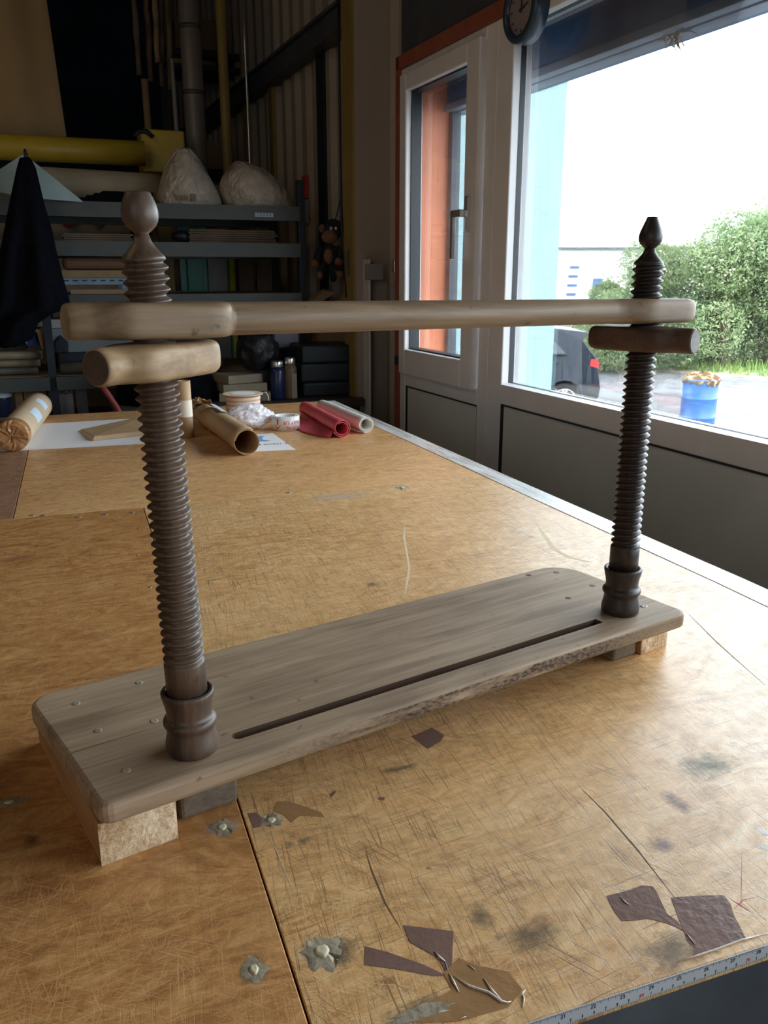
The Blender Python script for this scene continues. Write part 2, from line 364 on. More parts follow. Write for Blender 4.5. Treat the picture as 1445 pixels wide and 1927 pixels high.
def qbox(bm,x0,y0,x1,y1,Y,d,mi=0):  # box whose front face fills the picture rectangle at depth Y
    a=atY(x0,y1,Y); b=atY(x1,y1,Y); c=atY(x1,y0,Y); e=atY(x0,y0,Y)
    zb=(a.z+b.z)/2; zt=(c.z+e.z)/2; xl=(a.x+e.x)/2; xr=(b.x+c.x)/2
    return box(bm,((xl+xr)/2,Y+d/2,(zb+zt)/2),(xr-xl,d,zt-zb),mi=mi)
random.seed(4)
exec_parts=[]
# ================================================================ THE SETTING
FL=0.0; CE=TZ+3.9
bm=bmesh.new(); box(bm,(-1.6,3.6,-.05),(8.4,13.6,.1)); struct('floor',bm,M['floor'],'grey concrete workshop floor')
bm=bmesh.new(); box(bm,(-1.6,3.6,CE+.05),(8.4,13.6,.1)); struct('ceiling',bm,M['clad_dark'],'dark workshop ceiling')
bm=bmesh.new(); box(bm,(-5.75,3.6,CE/2),(.1,13.6,CE)); struct('wall_left',bm,M['cream'],'pale wall on the left side of the workshop')
bm=bmesh.new(); box(bm,(-1.6,-3.15,CE/2),(8.4,.1,CE)); struct('wall_front',bm,M['cream'],'pale wall behind the viewer')
bm=bmesh.new(); box(bm,(-1.6,10.3,CE/2),(8.4,.1,CE)); struct('wall_back',bm,M['wall_navy'],'dark far wall of the workshop')
# window wall
bm=bmesh.new(); wbox(bm,-3.3,3.63,1.38,CE-TZ,0,.12)
struct('wall_right',bm,M['clad_dark'],'dark wall above the windows')
bm=bmesh.new()   # profiled sheeting beyond the windows
S0,S1=3.63,10.4; prof=[]; s=S0
while s<S1:
    prof+= [(s,.10),(s+.05,.10),(s+.075,.07),(s+.135,.07),(s+.16,.10)]; s+=.2
prof.append((S1,.10))
a=[bm.verts.new(wp(p,-TZ,t)) for p,t in prof]; b=[bm.verts.new(wp(p,CE-TZ,t)) for p,t in prof]
c=[bm.verts.new(wp(p,-TZ,.18)) for p,t in (prof[0],prof[-1])]; d=[bm.verts.new(wp(p,CE-TZ,.18)) for p,t in (prof[0],prof[-1])]
for i in range(len(a)-1): bm.faces.new((a[i],a[i+1],b[i+1],b[i]))
bm.faces.new((c[0],c[1],d[1],d[0])); bm.faces.new((a[0],b[0],d[0],c[0])); bm.faces.new((a[-1],b[-1],d[-1],c[-1]))
struct('wall_side',bm,M['clad'],'buff profiled metal sheeting beyond the windows')
bm=bmesh.new(); wbox(bm,-3.3,-2.1,-TZ,1.38,0,.12); struct('wall_corner',bm,M['clad_dark'],'dark wall beside the near end of the windows')
# outside wall skirt under the floor level
bm=bmesh.new(); wbox(bm,-3.3,10.4,-2.2,-TZ,.0,.2); struct('wall_plinth',bm,M['wall'],'plinth below the window wall')
# sheeting rails and posts
def trim(n,parts,mat,label,**k):
    bm=bmesh.new()
    for p in parts: wbox(bm,*p)
    return struct('trim_%d'%n,bm,mat,label,**k)
zr1=atW(570,58,-.02)[1]; zr0=atW(570,103,-.02)[1]
def on_s(px,py,s):
    r=ray(px,py); k=((W0+WD*s)-CAM).dot(WD)/r.dot(WD); P=CAM+r*k
    return (P-W0).dot(WN),P.z-TZ
def stan(n,pxl,pxm,pxr,zt,mat,label,t1=.10):
    t0=t1
    for k in range(80):
        t0=t1-.005*k; sn=atW(pxm,300,t0)[0]
        if on_s(pxr,300,sn)[0]>=t1 and k>0: pass
        if on_s(pxr,300,sn)[0]<=t1: break
    sf=atW(pxl,300,t0)[0]
    trim(n,[(sn,sf,-TZ,zt,t0,t1)],mat,label); return sn,sf,t0
trim(1,[(4.3,10.3,zr0,zr1,-.015,.07),(4.3,10.3,zr1-.012,zr1+.004,-.035,.07)],M['rail'],'galvanised purlin high on the sheeted wall')
cn,cf,ct=stan(2,645,663,737,CE-TZ,M['yellow_steel'],'stout ochre brown steel column left of the window',.10)
trim(3,[(cn-.004,cn,-TZ,CE-TZ,ct+.012,.10)],M['brownpanel'],'brown face of the steel column beside the window')
sA,_=atW(598,300,0.06); sB,_=atW(611,300,.06)
trim(5,[(sB,sA,-TZ,zr0,.058,.07)],M['rack_dark'],'dark narrow strip on the sheeted wall')
stan(6,508,515,530,zr0,M['yellow_steel'],'ochre steel post under the purlin behind the bags')
stan(7,462,467,482,zr0,M['yellow_steel'],'farther ochre steel post under the purlin')
# ---------------- window unit 1: casement with lower panel
def wpane(s0,s1,z0,z1,t,th=.012):
    bm=bmesh.new(); wbox(bm,s0,s1,z0,z1,t,t+th); return bm
def rectframe(bm,s0,s1,z0,z1,wl,wr,wb,wt,t0,t1):
    wbox(bm,s0,s0+wr,z0,z1,t0,t1); wbox(bm,s1-wl,s1,z0,z1,t0,t1)
    wbox(bm,s0+wr,s1-wl,z0,z0+wb,t0,t1); wbox(bm,s0+wr,s1-wl,z1-wt,z1,t0,t1)
W1=thing('window_1','white casement window left of the big pane','window',wp(3.25,0,0),0); W1['kind']='structure'
bm=bmesh.new(); rectframe(bm,2.84,3.63,-TZ,1.335,.055,.075,.06,.045,0,.075); wbox(bm,2.915,3.575,.03,.095,0,.075)
obj('outer_frame',bm,M['upvc'],W1,bevel=.004)
bm=bmesh.new(); rectframe(bm,2.925,3.60,.085,1.305,.062,.095,.11,.066,-.022,.055); sash=obj('sash_frame',bm,M['upvc'],W1,bevel=.006)
bm=bmesh.new(); rectframe(bm,3.018,3.541,.193,1.241,.008,.008,.008,.008,.004,.05); obj('gasket',bm,M['gasket'],sash)
obj('glass_pane',wpane(3.02,3.54,.195,1.24,.03),M['glass'],sash)
bm=bmesh.new(); wbox(bm,2.915,3.575,-TZ+.06,.03,.012,.05); pan=obj('lower_panel',bm,M['upvc_dark'],W1)
bm=bmesh.new(); rectframe(bm,2.914,3.576,-TZ+.058,.031,.007,.007,.007,.007,.004,.02); obj('gasket',bm,M['gasket'],pan)
# handle
hs,hz=atW(882,402,-.022)
bm=bmesh.new(); wbox(bm,2.965,2.995,hz-.065,hz+.06,-.034,-.02); h=obj('window_handle',bm,M['alu'],sash,bevel=.004)
bm=bmesh.new(); wbox(bm,2.97,3.045,hz-.012,hz+.014,-.062,-.045); wbox(bm,2.972,2.99,hz-.012,hz+.014,-.046,-.03); wbox(bm,3.027,3.047,hz-.16,hz+.014,-.062,-.047); obj('lever',bm,M['alu'],W1,bevel=.004,label='grey lever of the window handle')
bm=bmesh.new(); wbox(bm,3.60,3.625,.12,.16,-.03,.0); obj('hinge',bm,M['gasket'],W1,bevel=.002)
# ---------------- window 2: big fixed pane, and its neighbour behind the viewer
ZGB=atW(1250,777,.04)[1]-.006
def bigwin(n,s0,s1,label):
    W=thing('window_%d'%n,label,'window',wp((s0+s1)/2,0,0),0); W['kind']='structure'
    bm=bmesh.new(); rectframe(bm,s0,s1,-TZ,1.335,.10,.10,.06,.045,0,.075); wbox(bm,s0+.1,s1-.1,.06,ZGB-.014,0,.075)
    obj('outer_frame',bm,M['upvc'],W,bevel=.004)
    bm=bmesh.new(); hexa(bm,[wp(s0+.1,ZGB-.02,-.005),wp(s1-.1,ZGB-.02,-.005),wp(s1-.1,ZGB-.02,.034),wp(s0+.1,ZGB-.02,.034),wp(s0+.1,ZGB-.006,-.005),wp(s1-.1,ZGB-.006,-.005),wp(s1-.1,ZGB-.001,.034),wp(s0+.1,ZGB-.001,.034)])
    obj('glazing_bead',bm,M['upvc'],W)
    bm=bmesh.new(); rectframe(bm,s0+.093,s1-.093,ZGB-.006,1.297,.008,.008,.0055,.008,.030,.05); obj('gasket',bm,M['gasket'],W)
    obj('glass_pane',wpane(s0+.1,s1-.1,ZGB,1.29,.04),M['glass'],W)
    bm=bmesh.new(); wbox(bm,s0+.1,s1-.1,-TZ+.06,.06,.012,.05); p=obj('lower_panel',bm,M['upvc_dark'],W)
    bm=bmesh.new(); rectframe(bm,s0+.099,s1-.099,-TZ+.058,.061,.007,.007,.007,.007,.002,.02); obj('gasket',bm,M['gasket'],p)
bigwin(2,.30,2.84,'large white framed window beside the bench')
bigwin(3,-2.1,.30,'large white framed window nearest the viewer')
bm=bmesh.new(); wbox(bm,-2.1,3.66,1.335,1.385,-.012,.09); wbox(bm,3.63,3.662,-TZ,1.385,-.012,.09)
struct('trim_8',bm,M['red_steel'],'red oxide painted steel lintel and jamb round the windows')
# ---------------- outside: shutter box, steel column, return wall
tS=.20
zb=(atW(966,168,tS)[1]+atW(1400,2,tS)[1])/2
sL=atW(838,200,tS)[0]
SH=thing('roller_shutter','dark blue roller shutter box with grey bottom rail outside the glass','roller shutter',wp(1.0,zb,tS),0)
bm=bmesh.new(); wbox(bm,-2.1,sL,zb+.03,zb+.45,tS,tS+.22); obj('shutter_box',bm,M['shutter'],SH,bevel=.01)
bm=bmesh.new(); wbox(bm,-2.1,sL,zb,zb+.028,tS-.015,tS+.03); wbox(bm,-2.1,sL,zb-.005,zb+.012,tS+.03,tS+.09); obj('bottom_rail',bm,M['shutter_rail'],SH,bevel=.003)
bm=bmesh.new(); wbox(bm,sL+.01,sL+.10,zb+.03,zb+.10,tS-.03,tS+.05); obj('end_bracket',bm,M['upvc'],SH,bevel=.004,label='pale bracket at the far end of the shutter rail')
tO=on_s(841,400,3.60)[0]; tP=on_s(858,400,3.60)[0]; bm=bmesh.new(); wbox(bm,3.57,3.66,-TZ,zb+.05,tO+.001,tP); obj('guide_rail',bm,M['rail'],SH,bevel=.003)
bm=bmesh.new()
q=atW(1255,62,tS); 
for i in range(26):
    s=q[0]+random.uniform(-.05,.04); z=zb-.001-abs(random.gauss(0,.012))
    P=wp(s,z,tS+.02); Q=P+V(random.uniform(-.03,.03),random.uniform(-.03,.03),random.uniform(-.03,.01))
    tube(bm,[P,(P+Q)/2+V(0,0,.006),Q],.0016,5)
P0=wp(q[0]-.02,zb,tS+.02); tube(bm,[P0,P0+V(.0,0,-.03),P0+V(.01,-.01,-.055),P0+V(.0,-.02,-.06)],.003,6)
obj('leaf_debris',bm,M['card'],SH,kind='stuff',label='tuft of dry leaves caught under the shutter rail')
tO=on_s(841,400,3.60)[0]; bm=bmesh.new(); wbox(bm,3.60,3.66,-TZ,CE-TZ,.085,tO); struct('trim_9',bm,M['orange'],'orange painted steel reveal outside the casement')
# pale blue return wall outside, seen edge-on past the window
tR=on_s(1052,450,3.9)[0]
t=NT('pale_blue_render'); n=t.noise(t.mapping((1,1,1)),scale=7,detail=6,rough=.7); x,y,z=t.xyz()
st=t.noise(t.mapping((40,40,3)),scale=1,detail=4,rough=.6)
t.bsdf(t.ramp(st,[(.3,(.42,.62,.64)),(.7,(.54,.74,.76))]),.6,0,.3); M['paleblue']=t.m
bm=bmesh.new(); wbox(bm,3.9,4.15,-2.2,5.5,.22,tR); rw=struct('wall_outside',bm,M['paleblue'],'pale blue return wall standing outside the window')
# yard
ZG=TZ-2.08
t=NT('grey_gravel'); n=t.noise(scale=1.1,detail=8,rough=.8); n2=t.voro(scale=22)
t.bsdf(t.mix(.5,t.ramp(n,[(.35,(.085,.085,.09)),(.65,(.21,.205,.205))]),t.ramp(n2,[(.1,.55),(.6,1.2)]),'MULTIPLY'),.9,0,.2); M['gravel']=t.m
bm=bmesh.new(); box(bm,(26,16,ZG-.05),(48,60,.1)); g=struct('floor_yard',bm,M['gravel'],'grey gravel yard outside')
def at_ground(px,py,z=-2.08): return atZ(px,py,z)
# grass verge
E1=at_ground(1135,690); E2=at_ground(1445,716); ed=(E2-E1).normalized(); en=V(ed.y,-ed.x,0); 
if en.dot(E1)<0: en=-en
rnd=random.Random(7)
t=NT('verge_grass'); t.bsdf(t.ramp(t.noise(scale=1.5,detail=6,rough=.7),[(.3,(.12,.21,.045)),(.7,(.22,.33,.09))]),.8,0,.2); M['grass']=t.m
t=NT('dry_soil'); t.bsdf(t.ramp(t.noise(scale=2,detail=6),[(.35,(.28,.22,.14)),(.6,(.40,.34,.24))]),.9,0,.1); M['soil']=t.m
bm=bmesh.new(); A=E1-ed*14; B=E2+ed*14
prism(bm,[A,B,B+en*14,A+en*14],V(0,0,.04)); 
struct('floor_verge',bm,M['soil'],'strip of dry earth at the edge of the gravel')
bm=bmesh.new()
for i in range(15000):
    a=rnd.uniform(-12,34); b=rnd.uniform(.35,3.2)**1.0; p=E1+ed*a+en*b+V(0,0,.03); h=rnd.uniform(.08,.26)*(.6+.35*b); w=.022
    an=rnd.uniform(0,6.28); dx=V(math.cos(an),math.sin(an),0)*w; ln=V(rnd.uniform(-.09,.09),rnd.uniform(-.09,.09),h)
    bm.faces.new([bm.verts.new(p-dx),bm.verts.new(p+dx),bm.verts.new(p+ln)])
tag(obj('grass_verge',bm,M['grass']),'rough green grass growing below the bushes','grass',kind='stuff')
# bushes
def leafmat(name,a,b):
    t=NT(name); oi=t.noise(scale=1.3,detail=5,rough=.7); n=t.noise(scale=9,detail=2)
    c=t.ramp(t.math('ADD',t.math('MULTIPLY',oi,.5),t.math('MULTIPLY',n,.5)),[(.38,a),(.6,b)])
    d=t.n('ShaderNodeBsdfDiffuse'); t.l(c,d.inputs[0]); tr=t.n('ShaderNodeBsdfTranslucent'); t.l(c,tr.inputs[0]); m=t.n('ShaderNodeMixShader'); m.inputs[0].default_value=.35
    t.l(d.outputs[0],m.inputs[1]); t.l(tr.outputs[0],m.inputs[2]); t.l(m.outputs[0],t.out.inputs[0]); return t.m
M['leafA']=leafmat('fresh_green_leaves',(.15,.21,.09),(.34,.41,.21)); M['leafB']=leafmat('deep_green_leaves',(.095,.15,.07),(.24,.31,.165))
M['blossom']=plain('pale_pink_blossom',(.75,.50,.46),.7); M['bark']=plain('grey_brown_bark',(.12,.09,.06),.9,bump=.3)
def bush(px,topy,D,wid,seed,leaf,label,blos=0,nl=26000):
    base=atD(px,600,D); base.z=ZG+.04; top=atD(px,topy,D).z; H=top-base.z
    rg=random.Random(seed); root=HG
    bm=bmesh.new()
    for i in range(5):
        a=rg.uniform(0,6.28); tube(bm,[base+V(math.cos(a)*.15,math.sin(a)*.15,-.02),base+V(math.cos(a)*.3,math.sin(a)*.3,H*.25),base+V(math.cos(a)*wid*.12,math.sin(a)*wid*.12,H*.45)],[.07,.05,.02],7)
    obj('stem',bm,M['bark'],root)
    lobes=[]
    for i in range(16):
        a=rg.uniform(0,6.28); rr=wid*.5*math.sqrt(rg.random())*.8; z=H*(.09+.75*rg.random()); k=1-.35*(z/H)
        lobes.append((base+V(math.cos(a)*rr*k,math.sin(a)*rr*k,z),rg.uniform(.16,.26)*H*(1.1-.3*z/H)))
    lobes.append((base+V(0,0,H*.80),H*.2))
    bm=bmesh.new(); bb=bmesh.new()
    for i in range(nl):
        c,r=lobes[rg.randrange(len(lobes))]
        d=V(rg.gauss(0,1),rg.gauss(0,1),rg.gauss(0,1)).normalized()
        p=c+d*r*(rg.uniform(.55,1.0)**.5)*(1+.25*noise.noise(c*3+d*2.2))
        if rg.random()<.06: p=c+d*r*rg.uniform(1.0,1.28)
        if p.z<ZG+.05: continue
        s=rg.uniform(.018,.048); u=V(rg.gauss(0,1),rg.gauss(0,1),rg.gauss(0,1)).normalized(); w=u.cross(V(rg.gauss(0,1),rg.gauss(0,1),rg.gauss(0,1)).normalized()).normalized()
        bm.faces.new([bm.verts.new(p-u*s*1.5),bm.verts.new(p+w*s*.6),bm.verts.new(p+u*s*1.5),bm.verts.new(p-w*s*.6)])
    obj('foliage',bm,M[leaf],root,kind='stuff')
    if blos:
        bc=[lobes[rg.randrange(len(lobes))] for _ in range(5)]
        for i in range(blos):
            c,r=bc[rg.randrange(5)]; d=(CAM-c).normalized()*r*1.02; p=c+d+V(rg.gauss(0,.14),rg.gauss(0,.14),rg.gauss(0,.28))
            s=rg.uniform(.02,.045); u=V(rg.gauss(0,1),rg.gauss(0,1),rg.gauss(0,1)).normalized(); w=u.orthogonal().normalized()
            bb.faces.new([bb.verts.new(p-u*s),bb.verts.new(p+w*s),bb.verts.new(p+u*s),bb.verts.new(p-w*s)])
        obj('blossom',bb,M['blossom'],root,kind='stuff',label='pale pink blossom')
    else: bb.free()
HG=thing('hedge','tall overgrown green hedge with pink blossom beyond the gravel yard','hedge',V(*atD(1330,600,24.5).xy,ZG+.04))
bush(1205,500,25.5,4.6,1,'leafA','lower pale green bush at the left end of the hedge')
bush(1290,452,24.5,5.0,2,'leafA','green bush behind the blue barrel, second from the left',60)
bush(1370,392,24.0,5.2,3,'leafB','tall dark green bush with pink blossom right of the barrel',110,36000)
bush(1445,385,24.5,5.0,4,'leafA','tall fresh green bush at the right edge of the window view',60,34000)
bush(1530,400,24.5,5.2,5,'leafB','dark green bush standing just past the window view edge',0,12000)
bush(1395,362,26.0,2.6,6,'leafA','slender sapling rising above the hedge top',0,5000)
bush(1150,548,23.5,2.6,11,'leafA','smallest low bush by the parked car',0,12000)
# white building far away
M['whitewall']=plain('white_rendered_building',(.82,.82,.80),.7,var=.02)
Dw=46
p0=atD(880,470,Dw); p1=atD(1160,462,Dw); 
root=thing('white_building','long white industrial building behind the bushes with four dark slots','building',V((p0.x+p1.x)/2,(p0.y+p1.y)/2,ZG))
bx=(p1-p0); bx.z=0; L=bx.length; bx.normalize(); by=V(-bx.y,bx.x,0)
def bbox_(bm,x0,x1,z0,z1,d0,d1): hexa(bm,[p0+bx*x+by*d+V(0,0,z-p0.z) for z in (z0,z1) for x,d in ((x0,d0),(x1,d0),(x1,d1),(x0,d1))])
ztop=atD(1080,470,Dw).z
bm=bmesh.new(); bbox_(bm,-6,L+9,ZG,ztop,0,9); obj('wall',bm,M['whitewall'],root)
bm=bmesh.new(); bbox_(bm,-6.2,L+9.2,ztop,ztop+.13,-.25,9.2); obj('roof_edge',bm,M['rail'],root)
for (cx_,cy_) in ((1081,503),(1078,520),(1076,537),(1074,554)):
    q=atD(cx_,cy_,Dw); x=(q-p0).dot(bx); bm=bmesh.new(); bbox_(bm,x-.25,x+.25,q.z-.065,q.z+.065,-.04,.03); obj('vent_slot',bm,M['shutter'],root)
q=atD(1122,535,Dw); x=(q-p0).dot(bx); bm=bmesh.new(); bbox_(bm,x-.2,x+.25,q.z-.25,q.z+.3,-.3,.02); obj('wall_unit',bm,M['shutter'],root,bevel=.05)
# blue barrel
bc=at_ground(1316,896); bc=atD(1316,745,13.9); bc.z=ZG
root=thing('steel_barrel','blue barrel with mossy peeling yellow top standing on the gravel','barrel',bc)
ht=atD(1316,712,13.9).z-ZG
t=NT('blue_barrel_paint'); t.bsdf(t.ramp(t.noise(t.mapping((1,1,4)),scale=2.5,detail=5),[(.3,(.015,.085,.27)),(.7,(.03,.13,.36))]),.4,0,.5); M['barrel']=t.m
bm=bmesh.new(); lathe(bm,[(.27,0),(.285,.01),(.28,.03),(.28,ht*.32),(.29,ht*.335),(.28,ht*.35),(.28,ht*.65),(.29,ht*.665),(.28,ht*.68),(.28,ht-.03),(.287,ht-.01),(.28,ht)],40,bc); obj('drum',bm,M['barrel'],root)
bm=bmesh.new(); rr=random.Random(3)
t=NT('moss_and_yellow_flakes'); t.bsdf(t.ramp(t.noise(scale=11,detail=4),[(.36,(.10,.05,.025)),(.50,(.18,.12,.05)),(.58,(.42,.36,.2)),(.66,(.5,.32,.03))],'CONSTANT'),.9,0,.1); M['moss']=t.m
prof=[(.0,ht+.10),(.1,ht+.095),(.2,ht+.06),(.27,ht+.01),(.30,ht-.015)]
rs=[]
for r,z in prof:
    rs.append([bc+V(r*math.cos(a)*(1+.05*rr.uniform(-1,1)),r*math.sin(a)*(1+.05*rr.uniform(-1,1)),z+rr.uniform(-.015,.015)) for a in [2*math.pi*k/44 for k in range(44)]])
skirt=[]
for k in range(44):
    a=2*math.pi*k/44; skirt.append(bc+V(.293*math.cos(a),.293*math.sin(a),ht-.03-rr.random()**2*.10))
rs.append(skirt); rings(bm,rs,False,False); obj('mossy_top',bm,M['moss'],root)
# parked car
M['carpaint']=plain('dark_blue_black_car_paint',(.012,.02,.032),.3,var=.1,spec=.4,Coat_Weight=.12,Coat_Roughness=.05)
M['carglass']=plain('tinted_car_glass',(.02,.03,.04),.05,spec=.8)
M['tyre']=plain('tyre_rubber',(.025,.025,.028),.8); M['rim']=plain('silver_wheel',(.75,.77,.8),.3,metal=.6)
M['taillight']=plain('red_tail_light',(.65,.03,.03),.2)
RT=V(_cy,-_sy,0); FWD=V(_sy,_cy,0); co=atD(1131,700,15.5); co.z=ZG
CAR=thing('parked_car','dark blue hatchback car parked on the gravel, rear end showing','car',co)
def cpt(x,z,y): return co-RT*x+V(0,0,z)-FWD*y+FWD*.9   # y toward the viewer
def cw(z): return .90-.02*abs(z-.7)-(max(0,z-1.15)*.42)
out=[(.10,.32),(.02,.42),(.0,.62),(.03,.80),(.05,.92),(.10,1.12),(.20,1.24),(.34,1.44),(.20,1.53),(.26,1.57),(.8,1.63),(1.5,1.65),(2.1,1.60),(2.5,1.50),(3.2,1.12),(3.9,1.0),(4.2,.8),(4.25,.5),(4.2,.3)]
def arch(cx): return [(cx+.38*math.cos(a),.33+.38*math.sin(a)) for a in [R(-5)+R(190)*k/12 for k in range(13)]]
out+=arch(3.38)+[(2.9,.24),(1.1,.24)]+arch(.64)
bm=bmesh.new(); rs=[]
for y in (-1,-.97,-.5,0,.5,.97,1):
    k=.985 if abs(y)==1 else 1
    rs.append([cpt(x,z,y*cw(z)) if abs(y)<1 else cpt(2.1+(x-2.1)*.99,.95+(z-.95)*.985,y*cw(z)) for x,z in out])
vv=[[bm.verts.new(p) for p in r] for r in rs]
for a,b in zip(vv[:-1],vv[1:]):
    for i in range(len(a)): f=bm.faces.new((a[i],a[(i+1)%len(a)],b[(i+1)%len(a)],b[i])); f.smooth=True
caps=[bm.faces.new(vv[0]),bm.faces.new(list(reversed(vv[-1])))]
bmesh.ops.triangulate(bm,faces=caps)
obj('body',bm,M['carpaint'],CAR)
def cpoly(nm,pts,mat,off=.012,th=.01,parent=CAR,**k):
    bm=bmesh.new(); prism(bm,[cpt(x,z,cw(z)+off) for x,z in pts],FWD*th); return obj(nm,bm,mat,parent,**k)
w=cpoly('side_window',[(.66,1.2),(.95,1.50),(1.5,1.56),(2.1,1.52),(2.35,1.2)],M['carglass'])
cpoly('window_trim',[(.62,1.18),(2.4,1.18),(2.4,1.2),(.62,1.2)],M['black'],.014,parent=w)
cpoly('tail_light',[(.045,.93),(.22,.98),(.2,1.1),(.08,1.1)],M['taillight'])
bm=bmesh.new(); hexa(bm,[cpt(x,z,y) for x,z,y in ((.035,.95,.88),(.035,.95,.5),(.10,.95,.5),(.10,.95,.88),(.07,1.1,.85),(.07,1.1,.5),(.15,1.1,.5),(.15,1.1,.85))]); obj('tail_light',bm,M['taillight'],CAR)
cpoly('door_handle',[(.78,1.02),(1.0,1.03),(1.0,1.06),(.78,1.05)],M['black'],.03)
cpoly('door_gap',[(.70,1.18),(.70,.72),(.708,.72),(.708,1.18)],M['black'],.011,.004)
cpoly('bumper_trim',[(.02,.42),(.0,.60),(.24,.66),(.24,.36),(.10,.32)],M['black'],.012,.01)
for wx in (.64,3.38):
  for sd in (1,-1):
    bm=bmesh.new(); c=cpt(wx,.33,sd*.80)
    def ringat(r,y,n=36): return [c-RT*r*math.cos(a)+V(0,0,r*math.sin(a))-FWD*y*sd for a in [2*math.pi*k/n for k in range(n)]]
    rings(bm,[ringat(.2,-.1),ringat(.31,-.1),ringat(.33,-.07),ringat(.33,.05),ringat(.31,.085),ringat(.235,.09),ringat(.22,.05),ringat(.22,-.02)]); wh=obj('wheel',bm,M['tyre'],CAR)
    bm=bmesh.new(); rings(bm,[ringat(.232,.085),ringat(.215,.095),ringat(.20,.06),ringat(.2,.04)],False,False)
    for k in range(5):
        for da in (-.16,.16):
            a=2*math.pi*k/5+.3; u=-RT*math.cos(a)+V(0,0,math.sin(a)); a2=a+da; u2=-RT*math.cos(a2)+V(0,0,math.sin(a2)); tube(bm,[c+u*.03-FWD*.075*sd,c+u2*.215-FWD*.08*sd],[.03,.022],6)
    obj('rim',bm,M['rim'],wh)
# ================================================================ THE BENCH
YF=(atZ(1055,1904).y+atZ(1330,1812).y)/2; YB=3.42; XR=1.066; XR2=1.013; XL=-1.3; SX=.113; SY=1.945; TH=.018
def xr(y): return XR+(XR2-XR)*(y-1.1)/(3.35-1.1) if y>1.1 else XR+.004
BE=thing('work_bench','large scratched plywood work bench under the wooden screw frame','work bench',(0,2,0),0)
g=.0009
def topboard(nm,pts,mat):
    bm=bmesh.new(); prism(bm,[V(x,y,TZ) for x,y in pts],V(0,0,-TH)); return obj(nm,bm,mat,BE,bevel=.0009,bseg=1)
sw=.060
topboard('top_board',[(XL,YF),(SX-g,YF),(SX-g,SY-g),(XL,SY-g)],M['bench_a'])
topboard('top_board',[(SX+g,YF),(xr(YF)-sw,YF),(xr(1.1)-sw,1.1),(xr(SY)-sw,SY+.012-g),(SX+g,SY-g)],M['bench_b'])
topboard('top_board',[(-.163+g,SY+g),(SX,SY+g),(xr(SY)-sw,SY+.012+g),(xr(YB)-sw,YB),(-.163+g,YB)],M['bench_c'])
topboard('top_board',[(XL,SY+g),(-.163-g,SY+g),(-.163-g,YB),(XL,YB)],M['bench_d'])
bm=bmesh.new(); prism(bm,[V(xr(YF)-sw+g,YF,TZ+.0004),V(xr(YF),YF,TZ+.0004),V(xr(1.1),1.1,TZ+.0004),V(xr(YB),YB,TZ+.0004),V(xr(YB)-sw+g,YB,TZ+.0004),V(xr(1.1)-sw+g,1.1,TZ+.0004)],V(0,0,-TH))
t=NT('worn_pale_edge_strip'); n=t.noise(t.mapping((60,5,1)),scale=1,detail=6,rough=.7)
t.bsdf(t.ramp(n,[(.35,(.42,.38,.34)),(.65,(.80,.79,.78))]),t.ramp(n,[(.3,.2),(.7,.42)]),.0,.6); M['edge']=t.m
obj('edge_strip',bm,M['edge'],BE,bevel=.001,bseg=1)
bm=bmesh.new(); box(bm,((XL+XR2)/2-.02,(YF+YB)/2,TZ-TH-.02),(XR2-XL-.08,YB-YF-.08,.038)); obj('under_frame',bm,M['pine'],BE)
# slotted steel angle on the front
bm=bmesh.new(); z1=TZ-TH-.0005; box(bm,((XL+XR)/2,YF+.0025+.004,z1-.04),(XR-XL,.005,.08)); box(bm,((XL+XR)/2,YF+.028,z1-.002),(XR-XL,.04,.004))
an=obj('slotted_angle_rail',bm,M['rail'],BE)
bmc=bmesh.new()
for k in range(0,14):
    x=.10+k*.075; box(bmc,(x,YF+.006,z1-.022),(.034,.03,.009))
    for dx in (.030,.048): 
        c=V(x+dx,YF+.006,z1-.052); tube(bmc,[c-V(0,.02,0),c+V(0,.02,0)],.0065,14)
cut(an,bmc)
for (lx,ly) in ((XL+.05,YF+.05),(XR2-.07,YF+.05),(XL+.05,YB-.06),(XR2-.07,YB-.06),(-.1,YF+.05)):
    bm=bmesh.new(); box(bm,(lx,ly,(TZ-.055)/2),(.06,.06,TZ-.055)); obj('leg',bm,M['rail'],BE)
# brown tape wrapped on the rail
bm=bmesh.new(); a=V(.595,YF+.0062,z1-.002); prism(bm,[V(.60,YF+.0062,z1-.004),V(.665,YF+.0062,z1-.004),V(.648,YF+.0062,z1-.08),V(.58,YF+.0062,z1-.08)],V(0,-.0006,0)); obj('rail_tape',bm,M['packtape'],BE,label='strip of brown tape wrapped over the slotted rail')
# measuring tape stuck on the front edge
p20=atZ(998,1917); p28=atZ(1421,1775.5); IN=(p28.x-p20.x)/8.0
zc=TZ-.0005; Ht=.0125
bm=bmesh.new(); box(bm,((p20.x-.6*IN+XR+.0)/2,YF-.0006,zc-Ht/2),(XR-(p20.x-.6*IN),.0008,Ht)); tp=obj('measuring_tape',bm,M['ruler'],BE,label='white measuring tape stuck along the front edge')
def ftext(s,x,z,h,mat,nm,bmacc):
    merge(bmacc,text('t',s,h,mat,axes((x,YF-.0011,z),(1,0,0),(0,0,1)),None,ext=.00012))
bi=bmesh.new(); br=bmesh.new(); bt=bmesh.new()
for k in range(20,29): ftext(str(k),p20.x+(k-20)*IN,zc-.0040,.0048,None,'',bi)
for c in range(50,73):
    x=p20.x+(c/2.54-20)*IN
    if c in (60,70): b_=bmesh.new(); ftext(str(c),x+.0015,zc-.0085,.0042,None,'',b_); obj('red_number',b_,M['redink'],tp)
    elif c>51: ftext(str(c%10),x,zc-.0092,.0032,None,'',bi)
